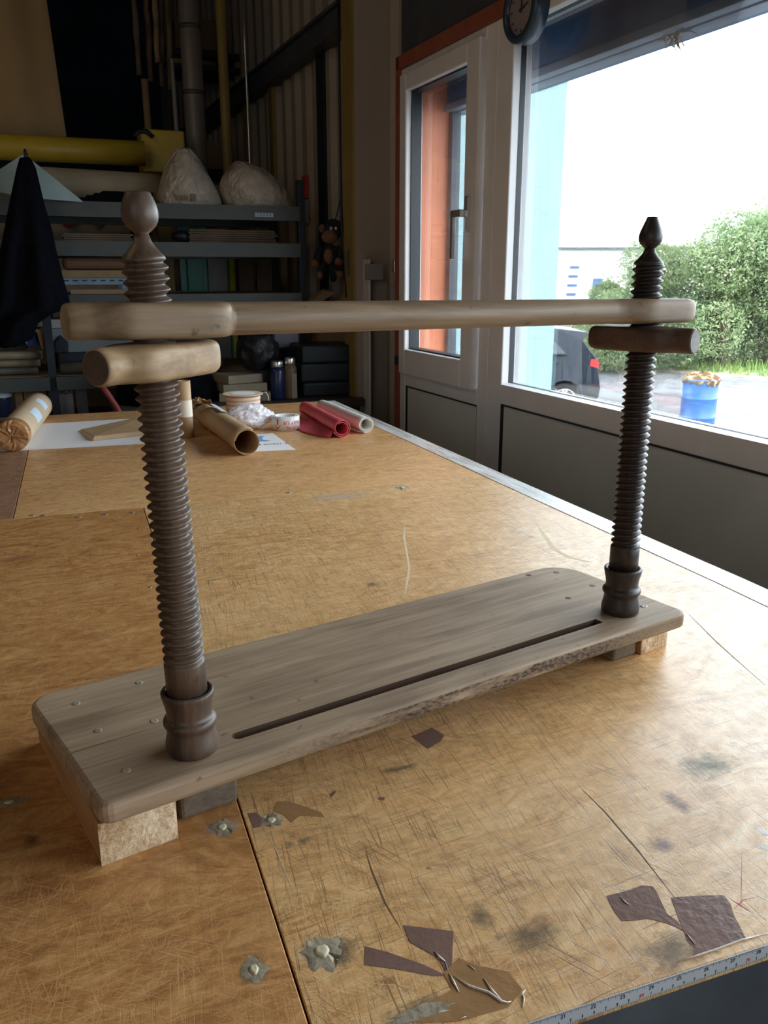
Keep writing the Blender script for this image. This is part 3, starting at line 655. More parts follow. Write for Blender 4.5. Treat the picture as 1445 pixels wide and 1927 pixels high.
for k in range(0,136):
    x=p20.x+(k/16-.25)*IN; L_=.0028 if k%4==0 else .0015
    box(bt,(x,YF-.0011,zc-L_/2),(.00022,.0002,L_))
for k in range(510,722,2):
    x=p20.x+(k/25.4-20)*IN; L_=.003 if k%10==0 else .0013
    if x<XR: box(bt,(x,YF-.0011,zc-Ht+L_/2),(.0002,.0002,L_))
obj('inch_numbers',bi,M['ink'],tp); obj('tick_marks',bt,M['ink'],tp)
# patches stuck on the bench top: outlines on the bench
def patch(nm,pix,mat,th=.0003,**k):
    bm=bmesh.new(); prism(bm,[V(*(atZ(x,y).xy),TZ+th) for x,y in pix],V(0,0,-th*.9)); return obj(nm,bm,mat,BE,**k)
def zc_(x0,y0,sc): return lambda l:[(x0+a/sc,y0+b/sc) for a,b in l]
Z=zc_(945,1600,2.89)
patch('old_tape',Z([(568,250),(700,215),(760,192),(820,198),(838,225),(895,345),(955,390),(985,440),(940,415),(870,390),(790,372),(740,380),(650,385),(600,320)]),M['tape_mauve'],label='torn mauve brown tape patch near the front right corner')
patch('old_tape',Z([(918,258),(1080,248),(1205,245),(1240,290),(1262,360),(1310,450),(1325,478),(1200,520),(1040,575),(1045,530),(1010,500),(970,400)]),M['tape_mauve'],label='larger crinkled tape patch at the front right corner')
Z=zc_(0,1550,1445/960)
patch('old_tape',Z([(1142,288),(1284,305),(1280,400),(1262,418),(1240,380),(1160,335)]),M['tape_mauve'])
patch('old_tape',Z([(1035,348),(1100,365),(1200,400),(1262,430),(1230,432),(1120,412),(1032,400)]),M['tape_mauve'])
patch('old_tape',Z([(1255,425),(1300,380),(1340,400),(1440,420),(1480,470),(1440,520),(1300,560),(1180,565),(1230,500),(1280,470)]),M['tape_amber'])
Z=zc_(460,1340,3.6125)
patch('old_tape',Z([(1138,165),(1275,108),(1358,158),(1335,200),(1245,252),(1190,205)]),M['tape_mauve'],label='small mauve brown tape square in front of the frame')
patch('old_tape',Z([(225,610),(300,608),(520,680),(540,712),(380,705),(320,752),(270,700),(195,672)]),M['tape_amber'])
patch('old_tape',Z([(22,690),(80,685),(118,720),(110,780),(65,788)]),M['tape_mauve'])
patch('ink_spot',Z([(582,560),(600,540),(625,535),(612,560),(595,575)]),M['tape_mauve']); patch('ink_spot',Z([(905,588),(925,578),(955,582),(950,598),(918,598)]),M['tape_mauve'])
rg=random.Random(5)
def blob(nm,px,py,rx,ry,mat,h=.0006,mi=M['waxc'],core=.4):
    c=atZ(px,py); bm=bmesh.new(); n=26; rs=[]
    for k,(f,z) in enumerate(((1,.00005),(.85,h*.6),(.5,h),(.15,h*.9))):
        rs.append([V(c.x+rx*f*math.cos(a)*(1+.7*noise.noise(V(math.cos(a)*2.6+px,math.sin(a)*2.6,f))),c.y+ry*f*math.sin(a)*(1+.7*noise.noise(V(math.cos(a)*2.6,math.sin(a)*2.6+py,f))),TZ+z) for a in [2*math.pi*k/n for k in range(n)]])
    rings(bm,rs,False,True); o=obj(nm,bm,mat,BE)
    if core:
        bm=bmesh.new(); rs=[[V(c.x+rx*core*f*math.cos(a),c.y+ry*core*f*math.sin(a)*(1+.2*math.sin(3*a)),TZ+z) for a in [2*math.pi*k/14 for k in range(14)]] for f,z in ((1,h*.6),(.9,h+.0006),(.5,h+.0009))]
        rings(bm,rs,False,True); obj('core',bm,mi,o)
for a in ((418,1557,.011,.013),(478,1825,.009,.013),(606,1790,.015,.017),(510,1544,.012,.011),(18,1510,.014,.008)): blob('filler_patch',*a,M['wax'])
blob('filler_patch',800,1905,.026,.006,M['wax'],core=0); blob('filler_patch',757,918,.014,.02,M['wax'],core=.4)
def screwhead(x,y,z=TZ,parent=BE,r=.004,mat=None):
    bm=bmesh.new(); lathe(bm,[(r,0),(r,.0003),(r*.5,.0006),(r*.3,.0002)],14,(x,y,z)); return obj('screw_head',bm,mat or M['brass'],parent)
for px,py in ((60,970),(81,970),(197,968),(248,965),(543,927),(147,973)): q=atZ(px,py); screwhead(q.x,q.y,r=.0065)
for px,py in ((22,927),(28,902),(34,881),(41,858),(48,923),(56,879)): q=atZ(px,py); screwhead(q.x,q.y,r=.005)
for px,py in ((261,995),(259,1045),(282,1105),(500,1053)): q=atZ(px,py); screwhead(q.x,q.y,r=.003)
# smudges, creases of the old tape and pen marks on the bench
def smudge_mat(name,col,th=.5):
    t=NT(name); b=t.n('ShaderNodeBsdfPrincipled'); b.inputs['Base Color'].default_value=tuple(col)+(1,); b.inputs['Roughness'].default_value=.5
    x,y,z=t.xyz(t.tc.outputs['Generated']); r=t.math('POWER',t.math('ADD',t.math('POWER',t.math('ABSOLUTE',t.math('SUBTRACT',x,.5)),2.0),t.math('POWER',t.math('ABSOLUTE',t.math('SUBTRACT',y,.5)),2.0)),.5)
    n=t.noise(scale=70,detail=6,rough=.75); a=t.math('SUBTRACT',t.math('ADD',n,.42),t.math('MULTIPLY',r,1.5)); a=t.ramp(a,[(th-.06,0.0),(th+.34,.5)])
    tr=t.n('ShaderNodeBsdfTransparent'); mx=t.n('ShaderNodeMixShader'); t.l(a,mx.inputs[0]); t.l(tr.outputs[0],mx.inputs[1]); t.l(b.outputs[0],mx.inputs[2]); t.l(mx.outputs[0],t.out.inputs[0]); return t.m
SM={'g':smudge_mat('grey_green_grime',(.10,.095,.07)),'p':smudge_mat('faded_violet_ink',(.26,.20,.27)),'t':smudge_mat('green_ink_dabs',(.05,.12,.10),.58),'r':smudge_mat('dark_red_dab',(.16,.03,.05)),'w':smudge_mat('pale_grey_scuff',(.55,.52,.46))}
for px,py,rx,ry,k in ((905,1725,.018,.03,'g'),(1265,1790,.06,.035,'g'),(1195,1690,.03,.02,'g'),(750,1447,.045,.01,'g'),(640,1790,.03,.03,'g'),(420,1557,.03,.02,'w'),(480,1825,.022,.025,'g'),(606,1790,.035,.03,'w'),(1272,1510,.018,.04,'p'),(1240,1590,.03,.02,'p'),(570,1583,.014,.012,'t'),(545,1590,.014,.012,'t'),(805,1634,.007,.007,'t'),(60,1585,.014,.02,'r'),(1060,1100,.10,.06,'w'),(640,935,.16,.05,'w'),(700,1100,.02,.02,'g'),(1000,1760,.05,.03,'g'),(800,1900,.06,.02,'g'),(1330,1440,.09,.05,'t')):
    c=atZ(px,py); bm=bmesh.new(); n=20; bm.faces.new([bm.verts.new(V(c.x+rx*math.cos(2*math.pi*k_/n),c.y+ry*math.sin(2*math.pi*k_/n),TZ+.0001+.00004*(px%3))) for k_ in range(n)]); obj('grime_mark',bm,SM[k],BE)
M['crease']=plain('film_crease_highlight',(.75,.68,.62),.15,spec=.9)  # tape wrinkles, with their white highlights put into the pale colour
def crease(pix,w):
    pts=[atZ(x,y) for x,y in pix]; bm=bmesh.new(); n=len(pts); tube(bm,[V(p.x,p.y,TZ+.0006) for p in pts],[w*(.25 if i in (0,n-1) else 1) for i in range(n)],6); obj('film_crease',bm,M['crease'],BE)
Zb=lambda a,b:(0+a*960/1445,1550+b*960/1445)
for l in ([(1230,362),(1245,380),(1262,392)],[(1262,395),(1268,415)],[(1272,425),(1285,450),(1300,478)],[(1285,432),(1330,462),(1385,480),(1420,505),(1440,508)],[(1325,400),(1345,415)],[(1370,440),(1395,475),(1420,500)],[(1300,555),(1320,548)]): crease([Zb(*p) for p in l],.0010)
Zc=lambda a,b:(945+a/2.89,1600+b/2.89)
for l in ([(0,828),(25,832),(50,824)],[(95,800),(110,780),(128,760)],[(108,770),(118,810),(112,860)],[(940,615),(1060,575),(1180,535),(1300,490),(1445,452)],[(1000,452),(1020,480),(1050,515)],[(1140,548),(1180,548)],[(1305,495),(1330,490)],[(1200,408),(1230,420)],[(950,262),(985,268)],[(1100,330),(1150,352)],[(640,255),(665,282),(690,300)],[(752,185),(768,205)],[(690,668),(712,690)],[(1045,590),(1070,605)]): crease([Zc(*p) for p in l],.0007)
# a few long pale wear marks scraped in the varnish (each is a shallow ridge of its own)
def scrape(pix,w,mat):
    pts=[atZ(x,y) for x,y in pix]; bm=bmesh.new(); L=[];Rr=[]
    for i,p in enumerate(pts):
        d=(pts[min(i+1,len(pts)-1)]-pts[max(i-1,0)]).normalized(); nn=V(-d.y,d.x,0); ww=w*(1 if 0<i<len(pts)-1 else .2)
        L.append(bm.verts.new(V(p.x,p.y,TZ+.00015)+nn*ww)); Rr.append(bm.verts.new(V(p.x,p.y,TZ+.00015)-nn*ww))
    for i in range(len(L)-1): bm.faces.new((L[i],L[i+1],Rr[i+1],Rr[i]))
    obj('scrape_mark',bm,mat,BE)
M['scrape']=plain('bare_wood_scrape',(.70,.56,.36),.6,var=.1,scale=200); M['cut']=plain('dark_knife_cut',(.10,.06,.035),.8)
scrape([(762,985),(760,1010),(766,1045),(770,1070),(765,1100),(761,1120)],.0022,M['scrape'])
scrape([(1010,985),(1025,1010),(1045,1035),(1075,1050),(1110,1058)],.0045,M['scrape'])
scrape([(378,1094),(400,1092),(424,1090)],.0008,M['cut']); scrape([(688,1602),(700,1640),(725,1700),(752,1745)],.0007,M['cut'])
scrape([(1090,1480),(1140,1530),(1200,1600),(1270,1690)],.0007,M['cut']); scrape([(1290,1150),(1350,1210),(1440,1290)],.0009,M['cut'])
M['pen']=plain('red_pen_line',(.55,.12,.12),.6); scrape([(1396,1600),(1395,1660),(1394,1715)],.0004,M['pen']); scrape([(1372,1690),(1394,1704),(1412,1716)],.0006,M['pen']); scrape([(1380,1712),(1398,1694),(1425,1688)],.0005,M['pen'])
scrape([(1424,1556),(1438,1566),(1447,1572)],.004,M['crease']); scrape([(1426,1590),(1440,1596),(1447,1600)],.004,M['crease'])
scrape([(470,1510),(520,1600),(560,1700)],.0004,M['scrape'])
# ================================================================ THE FRAME
FA=R(13.7); FO=V(-.0175,.686,TZ)
FR=thing('sewing_frame','wooden bookbinding frame with two tall threaded screws and a crossbar','sewing frame',FO,FA)
fu=V(math.cos(FA),math.sin(FA),0); fv=V(-fu.y,fu.x,0)
def loc(P): d=Vector(P)-FO; return V(d.dot(fu),d.dot(fv),d.z)
ZT=.067; ZB=.0445; BL=.805; BW=.247
FLc=dict(world=False)
sy=lambda x:.104+.008*x/.8
def plank(poly,nm):
    bm=bmesh.new(); prism(bm,[V(x,y,ZT) for x,y in poly],V(0,0,-(ZT-ZB)))
    for v in bm.verts: v.co.z-=ZT
    o=obj(nm,bm,M['board'],FR,world=False,bevel=.0055,bseg=3); o.location=(0,0,ZT)
    w=o.data.attributes.new('bevel_weight_edge','FLOAT','EDGE'); o.modifiers['bevel'].limit_method='WEIGHT'
    for e in o.data.edges:
        a,b=[o.data.vertices[i].co for i in e.vertices]
        joint=abs(a.y-sy(a.x))<.003 and abs(b.y-sy(b.x))<.003
        w.data[e.index].value=0 if (joint or abs(a.z-b.z)>.01) else 1
    return o
def arc(cx,cy,r,a0,a1,n=8): return [(cx+r*math.cos(R(a0+(a1-a0)*k/n)),cy+r*math.sin(R(a0+(a1-a0)*k/n))) for k in range(n+1)]
front=arc(.012,.010,.010,270,180,4)[::-1]; 
poly=arc(.012,.012,.012,180,270,4)+[(.3,.002),(.5,.002)]+arc(BL-.014,.014,.014,270,360,4)+[(BL,sy(BL)-.0002),(.12,sy(.12)-.0003),(-.004,sy(0)-.0014)]
pf=plank(poly,'front_plank')
sl=loc(atZ(437,1388,.067)); sr=loc(atZ(1128,1168,.067)); d=(sr-sl); ang=math.atan2(d.y,d.x); m=(sl+sr)/2; hl=d.length/2
st=arc(-hl+.0068,0,.0068,90,270,8)+[(hl,-.0068),(hl,.0068)]
cut2=bmesh.new(); prism(cut2,[V(m.x+x*math.cos(ang)-y*math.sin(ang),m.y+x*math.sin(ang)+y*math.cos(ang),.02) for x,y in st],V(0,0,-.06))
# cutters live in the plank's own space
c_me=bpy.data.meshes.new('c'); bmesh.ops.recalc_face_normals(cut2,faces=cut2.faces); cut2.to_mesh(c_me); cut2.free(); co_=bpy.data.objects.new('c',c_me); COL.objects.link(co_); co_.parent=FR; co_.location=(0,0,ZT)
md=pf.modifiers.new('b','BOOLEAN'); md.object=co_; md.operation='DIFFERENCE'; md.solver='EXACT'
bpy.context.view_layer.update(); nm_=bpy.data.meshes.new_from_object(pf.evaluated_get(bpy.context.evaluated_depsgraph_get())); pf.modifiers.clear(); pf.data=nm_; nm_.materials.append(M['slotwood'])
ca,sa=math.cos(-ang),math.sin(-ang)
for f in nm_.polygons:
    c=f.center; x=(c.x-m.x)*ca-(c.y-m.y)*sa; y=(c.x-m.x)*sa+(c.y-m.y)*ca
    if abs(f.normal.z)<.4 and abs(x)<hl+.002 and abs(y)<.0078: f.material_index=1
bpy.data.objects.remove(co_)
poly=[(-.004,sy(0)+.0014),(.12,sy(.12)+.0003),(BL,sy(BL)+.0002)]+arc(BL-.05,BW-.05,.05,0,90,8)+arc(-.011+.026,BW-.026,.026,90,180,8)
plank(poly,'back_plank')
# runner feet
def lbox(bm,x0,x1,y0,y1,z0,z1): box(bm,((x0+x1)/2,(y0+y1)/2,(z0+z1)/2),(x1-x0,y1-y0,z1-z0))
bm=bmesh.new(); lbox(bm,.082,.143,.031,BW-.02,.0008,ZB); obj('runner_foot',bm,M['foot'],FR,world=False,bevel=.004)
bm=bmesh.new(); lbox(bm,.705,.752,.040,BW-.02,.0008,ZB); obj('runner_foot',bm,M['foot'],FR,world=False,bevel=.004)
# worn screw holes in the board
for px,py in ((143,1324),(184,1375),(237,1450),(262,1285),(290,1357),(995,1082),(1047,1077),(1115,1102),(1069,1125)):
    q=loc(atZ(px,py,.067)); bm=bmesh.new(); lathe(bm,[(.0045,0),(.0045,.0002),(.003,.0003),(.0018,.00015)],12,(q.x,q.y,ZT)); obj('plugged_screw',bm,M['wax'] if px<500 else M['foot'],FR,world=False)
q=loc(atZ(1211,1141,.067)); bm=bmesh.new(); lathe(bm,[(.0052,0),(.0052,.0006),(.004,.0008)],16,(q.x,q.y,ZT),cap1=False,cap0=False); lathe(bm,[(.0022,.0),(.0021,.0006)],10,(q.x,q.y,ZT)); obj('plugged_screw',bm,M['paper'],FR,world=False,label='pale ringed screw head near the right screw')
# threaded posts
PITCHS=.0088
def post(base,tilt,mat,finial,rmaj=.0193,rmin=.0150,phase=0):
    def sh(p): return V(p.x+tilt.x*(p.z-ZT),p.y+tilt.y*(p.z-ZT),p.z)
    bm=bmesh.new(); seg=56; z0,z1=.160,.5275; step=PITCHS/12; nz=int((z1-z0)/step); rs=[]
    rs.append([V(.0192*math.cos(a),.0192*math.sin(a),.128) for a in [2*math.pi*k/seg for k in range(seg)]])
    for i in range(nz+1):
        z=z0+i*step; row=[]
        fade=min(1,(z-z0)/.007)
        for k in range(seg):
            a=2*math.pi*k/seg; ph=(z/PITCHS-a/(2*math.pi)+phase)%1.0
            tri=abs(ph-.5)*2      # 0 at crest
            tri=max(0,min(1,(tri-.10)/.80)); tri=tri*tri*(3-2*tri)*.35+tri*.65
            r=rmaj-(rmaj-rmin)*tri*fade
            r+=.00035*noise.noise(V(math.cos(a)*2,math.sin(a)*2,z*40+phase*7))
            row.append(V(r*math.cos(a),r*math.sin(a),z))
        rs.append(row)
    for r,z in ((.0178,.5285),(.0172,.531),(.0140,.534),(.0105,.538),(.0075,.5425),(.0060,.5475)):
        rs.append([V(r*math.cos(a),r*math.sin(a),z) for a in [2*math.pi*k/seg for k in range(seg)]])
    rings(bm,rs,True,True)
    for v in bm.verts: v.co=sh(v.co)+V(base.x,base.y,0)
    P=obj('threaded_post',bm,mat,FR,world=False)
    bm=bmesh.new()
    lathe(bm,[(.0238,.0672),(.0252,.069),(.0256,.074),(.0250,.079),(.0236,.085),(.0228,.090),(.0227,.0935),(.0243,.0950),(.0256,.0975),(.0258,.0995),(.0250,.1020),(.0232,.1035),(.0218,.1045),(.0217,.109),(.0222,.114),(.0232,.119),(.0245,.1245),(.0252,.128),(.0253,.1300),(.0246,.1312),(.0225,.1316),(.0208,.131),(.0196,.129)],56,cap0=True,cap1=False)
    for v in bm.verts: v.co=sh(v.co)+V(base.x,base.y,0)
    obj('collar',bm,mat,P,world=False)
    bm=bmesh.new()
    lathe(bm,finial,40)
    for v in bm.verts: v.co=sh(v.co)+V(base.x,base.y,0)
    obj('finial',bm,mat,P,world=False); return P
bL=loc(atZ(363,1408,.067)); bR=loc(atZ(1166,1150,.067))
tW=V(-.0120,.001,0)/.47; tl=V(tW.dot(fu),tW.dot(fv),0)
fball=[(.0058,.5465),(.0056,.549),(.0085,.5513),(.0120,.5545),(.0142,.5585),(.0150,.5630),(.0149,.5670),(.0138,.5720),(.0120,.5765),(.0104,.5800),(.0098,.5810),(.0085,.5815)]
fpear=[(.0060,.5440),(.0060,.5465),(.0080,.5485),(.0115,.5515),(.0138,.555),(.0145,.559),(.0143,.5625),(.0130,.567),(.0108,.5725),(.0084,.578),(.0066,.5825),(.0060,.5838),(.0045,.584)]
post(bL,tl,M['screwL'],fball,phase=.1); post(bR,V(.002,0,0),M['screwR'],fpear,phase=.6)
# worn chip on the right screw is part of its surface; crossbar and nuts by lofting
def sup(x,h,dp,n,zc,seg=40,c=V(0,0,0),ax=None):
    ring=[]
    for k in range(seg):
        a=2*math.pi*k/seg; ca,sa=math.cos(a),math.sin(a)
        y=dp*math.copysign(abs(ca)**(2/n),ca); z=h*math.copysign(abs(sa)**(2/n),sa)
        ring.append(V(x,y,z))
    return ring
def interp(tab,x):
    for (x0,*a),(x1,*b) in zip(tab[:-1],tab[1:]):
        if x0<=x<=x1:
            t=(x-x0)/(x1-x0+1e-9); return [p+(q-p)*t for p,q in zip(a,b)]
    return tab[-1][1:]
def loft(bm,tab,M4):
    xs=[]; 
    for (x0,*_),(x1,*__) in zip(tab[:-1],tab[1:]):
        n=max(1,int((x1-x0)/.004)); xs+=[x0+(x1-x0)*i/n for i in range(n)]
    xs.append(tab[-1][0]); rs=[]
    for x in xs:
        h,dp,n=interp(tab,x); rs.append([M4@p for p in sup(x,h,dp,n,0)])
    rings(bm,rs)
hh=.0155
half=[(.0,hh,.0290,6.0),(.020,hh,.0290,6.0),(.028,hh,.0285,5),(.034,hh,.0270,4),(.040,hh,.0235,3),(.0455,hh,.0185,2.2),(.050,hh,.0162,2.0),(.060,hh,.0158,2.0),(.0630,hh,.0156,2),(.0665,hh-.0004,.0153,2),(.0680,hh-.0014,.0142,2)]
def nut(px,zc,axis,mat,mate,name,label):
    o=V(*px,zc); xa=V(axis[0],axis[1],0).normalized(); M4=Matrix((xa,V(0,0,1).cross(xa),V(0,0,1))).transposed().to_4x4(); M4.translation=o
    bm=bmesh.new(); plain_end=[(-.067,hh-.005,.0150,2.6),(-.0655,hh-.0022,.0195,3),(-.061,hh-.0006,.0240,4),(-.054,hh,.0268,5),(-.044,hh,.0285,6)]; tab=plain_end+half; loft(bm,tab,M4)
    n=obj(name,bm,mat,FR,label=label)
    for s in (1,):
        bm=bmesh.new(); c=o+xa*s*.0678; tube(bm,[c,c+xa*s*.0007],[.0140,.0137],28); obj('end_face',bm,mate,n)
    return n
def axis_at(base,tilt,z): # world position of the post axis
    l=V(base.x+tilt.x*(z-ZT),base.y+tilt.y*(z-ZT),0); return FO+fu*l.x+fv*l.y
zN=.445; zBm=.479
PL=axis_at(bL,tl,zN); PRr=axis_at(bR,V(.002,0,0),zN)
nut((PL.x,PL.y),TZ+zN,(-.727,-.687),M['nut'],M['endgrain'],'wooden_nut','pale wooden nut below the crossbar on the left screw')
nut((PRr.x,PRr.y),TZ+.4378,(.47,-.883),M['nutdark'],M['endgrey'],'wooden_nut','dark brown wooden nut below the crossbar on the right screw')
A=axis_at(bL,tl,zBm); B=axis_at(bR,V(.002,0,0),zBm); A.z=TZ+zBm; B.z=TZ+.4722
xa=(B-A).normalized(); LB=(B-A).length; mid=(A+B)/2; H2=LB/2
M4=Matrix((xa,V(0,0,1).cross(xa),xa.cross(V(0,0,1).cross(xa)))).transposed().to_4x4(); M4.translation=mid
hb=.0152
eL=[(-H2-.0705,hb-.0022,.0130,2),(-H2-.069,hb-.0008,.0146,2),(-H2-.064,hb-.0002,.0151,2),(-H2-.0615,hb,.0158,2),(-H2-.049,hb,.0168,2.1),(-H2-.040,hb,.0220,3),(-H2-.032,hb,.0262,4),(-H2-.026,hb,.0280,5.5),(-H2-.018,hb,.0285,6),(-H2+.046,hb,.0285,6),(-H2+.056,hb,.0275,5),(-H2+.062,hb,.0250,4),(-H2+.066,hb,.0215,3),(-H2+.0685,hb-.0004,.0178,2.4),(-H2+.070,.0146,.0148,2.1)]
eR=[(H2-.062,.0148,.0150,2.1),(H2-.052,hb,.0168,2.4),(H2-.036,hb,.0225,3.2),(H2-.020,hb,.0275,5),(H2-.010,hb,.0285,6),(H2+.052,hb,.0285,6),(H2+.062,hb-.0004,.0272,5),(H2+.068,hb-.0012,.0248,4),(H2+.073,hb-.003,.0210,3.2),(H2+.0755,hb-.006,.0165,2.6)]
bm=bmesh.new(); loft(bm,eL+[(0,.0147,.0150,2.1)]+eR,M4)
CB=bmesh.new(); CB.free()
cb=bmesh.new()
me=bpy.data.meshes.new('t'); bm.transform(M4.inverted()); bm.to_mesh(me); bm.free(); bpy.data.meshes.remove(me) if False else None
xb=bpy.data.objects.new('crossbar',me); COL.objects.link(xb); me.materials.append(M['bar']); xb.parent=FR; xb.matrix_local=wmat(FR).inverted()@M4; xb['label']='long pale crossbar with swollen blocks round both screws'
cb.free()
# pine blocks under the frame
def pineblock(x0,x1,y0,y1,label):
    t=thing('pine_block',label,'wood block',FO+fu*(x0+x1)/2+fv*(y0+y1)/2,FA,'sawn pine blocks under the frame')
    hx=(x1-x0)/2; hy=(y1-y0)/2; bm=bmesh.new(); lbox(bm,-hx,hx,-hy+.0012,hy,.0003,ZB-.0004); obj('block_body',bm,M['pine'],t,world=False,bevel=.0012)
    bm=bmesh.new(); n1,n2=26,16
    grid=[[V(-hx+2*hx*i/n1,-hy-.0002-.0016*abs(noise.noise(V(i*.6,j*.6,hx*99)))*(1 if 0<i<n1 and 0<j<n2 else .0),.0003+(ZB-.0007)*j/n2) for i in range(n1+1)] for j in range(n2+1)]
    vv=[[bm.verts.new(p) for p in r] for r in grid]; bk=[[bm.verts.new(V(p.x,-hy+.0011,p.z)) for p in (r[0],r[-1])] for r in (grid[0],grid[-1])]
    for j in range(n2):
        for i in range(n1): bm.faces.new((vv[j][i],vv[j][i+1],vv[j+1][i+1],vv[j+1][i]))
    edge=[vv[0][i] for i in range(n1+1)]; bm.faces.new(list(reversed(edge))+[bk[0][0],bk[0][1]]); 
    edge=[vv[n2][i] for i in range(n1+1)]; bm.faces.new(edge+[bk[1][1],bk[1][0]])
    bm.faces.new([vv[j][0] for j in range(n2+1)]+[bk[1][0],bk[0][0]]); bm.faces.new([vv[j][n1] for j in range(n2,-1,-1)]+[bk[0][1],bk[1][1]])
    bm.faces.new((bk[0][0],bk[1][0],bk[1][1],bk[0][1]))
    obj('sawn_end',bm,M['pine_end'],t,world=False,label='rough sawn pale end grain')
pineblock(-.001,.071,.010,.262,'sawn pine block under the left end of the frame')
pineblock(.757,.812,.036,.262,'sawn pine block under the right end of the frame')
# ================================================================ ON THE BENCH
def g(px,py,z=0.0): return atZ(px,py,z)
# white paper sheet
bm=bmesh.new()
pg=[g(-60,852),g(55,847),g(277,835),g(273,787),g(60,799),g(-60,806)]
prism(bm,[V(p.x,p.y,TZ+.0012) for p in pg],V(0,0,-.001)); tag(obj('paper_sheet',bm,M['paper']),'large white paper sheet lying at the back left of the bench','paper')
# brown paper packet
bm=bmesh.new(); pk=[g(148,812),g(174,831),g(290,818),g(300,795),g(262,792)]; pk=[V(p.x,p.y,TZ+.0014) for p in pk]
up=[p+V(0,0,.014) for p in pk]; cen=sum(up,V(0,0,0))/5; up=[cen+(p-cen)*.95 for p in up]; up[0].z-=.008
vb=[bm.verts.new(p) for p in pk]; vm=[bm.verts.new((a+b)/2+ (a-cen).normalized()*.004*0) for a,b in zip(pk,up)]; vt=[bm.verts.new(p) for p in up]; vc=bm.verts.new(cen+V(0,0,.004))
for i in range(5):
    j=(i+1)%5; bm.faces.new((vb[i],vb[j],vm[j],vm[i])); bm.faces.new((vm[i],vm[j],vt[j],vt[i])); bm.faces.new((vt[i],vt[j],vc))
bm.faces.new(list(reversed(vb))); pko=obj('paper_packet',bm,M['kraft'],bevel=.003); tag(pko,'flat brown paper packet lying on the white paper sheet','packet')
# kraft tube at left lying on the paper
def axis_tube(nm,label,cat,a,b,r,mat,seg=32): 
    root=thing(nm,label,cat,(a+b)/2-V(0,0,r)); return root
cA=g(27,850); cA=V(cA.x,cA.y,TZ+.0015+.047); cB=V(cA.x+.055,cA.y+.62,TZ+.0015+.047)
T1=thing('postal_tube','brown paper wrapped tube with crumpled end at the left bench edge','tube',V(*((cA+cB)/2).xy,TZ))
bm=bmesh.new(); n=10; tube(bm,[cA+(cB-cA)*(i/n) for i in range(n+1)],[.047]*(n+1),34,caps=True); bd=obj('tube_body',bm,plain('tan_wrapping_paper',(.60,.45,.30),.5,var=.06,bump=.1,bscale=30),T1)
ax=(cB-cA).normalized(); u1,w1=frame_axes(ax); bm=bmesh.new(); rs=[]
for r,dd in ((.0478,.045),(.0480,.0),(.044,-.004),(.033,-.005),(.02,-.003),(.006,-.002)):
    rs.append([cA-ax*(-dd)+ (u1*math.cos(a)+w1*math.sin(a))*r*(1+(.07*noise.noise(V(3*math.cos(a),3*math.sin(a),r*60)) if r<.046 else 0))+ax*(.006*noise.noise(V(4*math.cos(a),4*math.sin(a),r*90)) if r<.046 else 0) for a in [2*math.pi*k/34 for k in range(34)]])
rings(bm,rs,False,True); obj('crumpled_end',bm,M['packtape'],T1,smooth=False)
def wraplabel(c,ax,u,w,r,s0,s1,a0,a1,mat,parent,nm='label_strip'):
    bm=bmesh.new(); rr=[]
    for k in range(9):
        a=a0+(a1-a0)*k/8; d=(u*math.cos(a)+w*math.sin(a)); rr.append((c+ax*s0+d*r,c+ax*s1+d*r))
    vs=[(bm.verts.new(p),bm.verts.new(q)) for p,q in rr]
    for k in range(8): bm.faces.new((vs[k][0],vs[k+1][0],vs[k+1][1],vs[k][1]))
    return obj(nm,bm,mat,parent)
tocam=(CAM-cA); tocam=(tocam-ax*tocam.dot(ax)).normalized()
def angof(d,u,w): return math.atan2(d.dot(w),d.dot(u))
rt=V(1,0,0); ang0=angof((tocam*.8+V(.8,0,.2)).normalized(),u1,w1)
wraplabel(cA,ax,u1,w1,.0476,.20,.32,ang0-.5,ang0+.45,M['label'],T1); l2=wraplabel(cA,ax,u1,w1,.0476,.42,.50,ang0-.3,ang0+.7,M['label'],T1)
# upright cardboard tube behind the left screw
q=g(351,822); U=thing('upright_tube','upright brown cardboard tube with a cream band behind the left screw','tube',V(q.x,q.y,TZ))
def cyl(bm,x,y,z0,z1,r,seg=32,r2=None): lathe(bm,[(r,z0),(r2 or r,z1)],seg,(x,y,0))
ztop=atY(352,716,q.y).z
bm=bmesh.new(); lathe(bm,[(.0245,TZ+.0005),(.0235,(TZ+ztop)/2),(.0228,ztop),(.019,ztop),(.018,ztop-.02)],30,(q.x,q.y,0)); obj('tube_body',bm,M['kraft'],U)
za=atY(352,783,q.y).z; zb_=atY(352,752,q.y).z
bm=bmesh.new(); lathe(bm,[(.0246,za),(.0242,zb_)],30,(q.x,q.y,0),cap0=False,cap1=False); obj('paper_band',bm,plain('cream_paper_band',(.82,.72,.60),.6,var=.03),U)
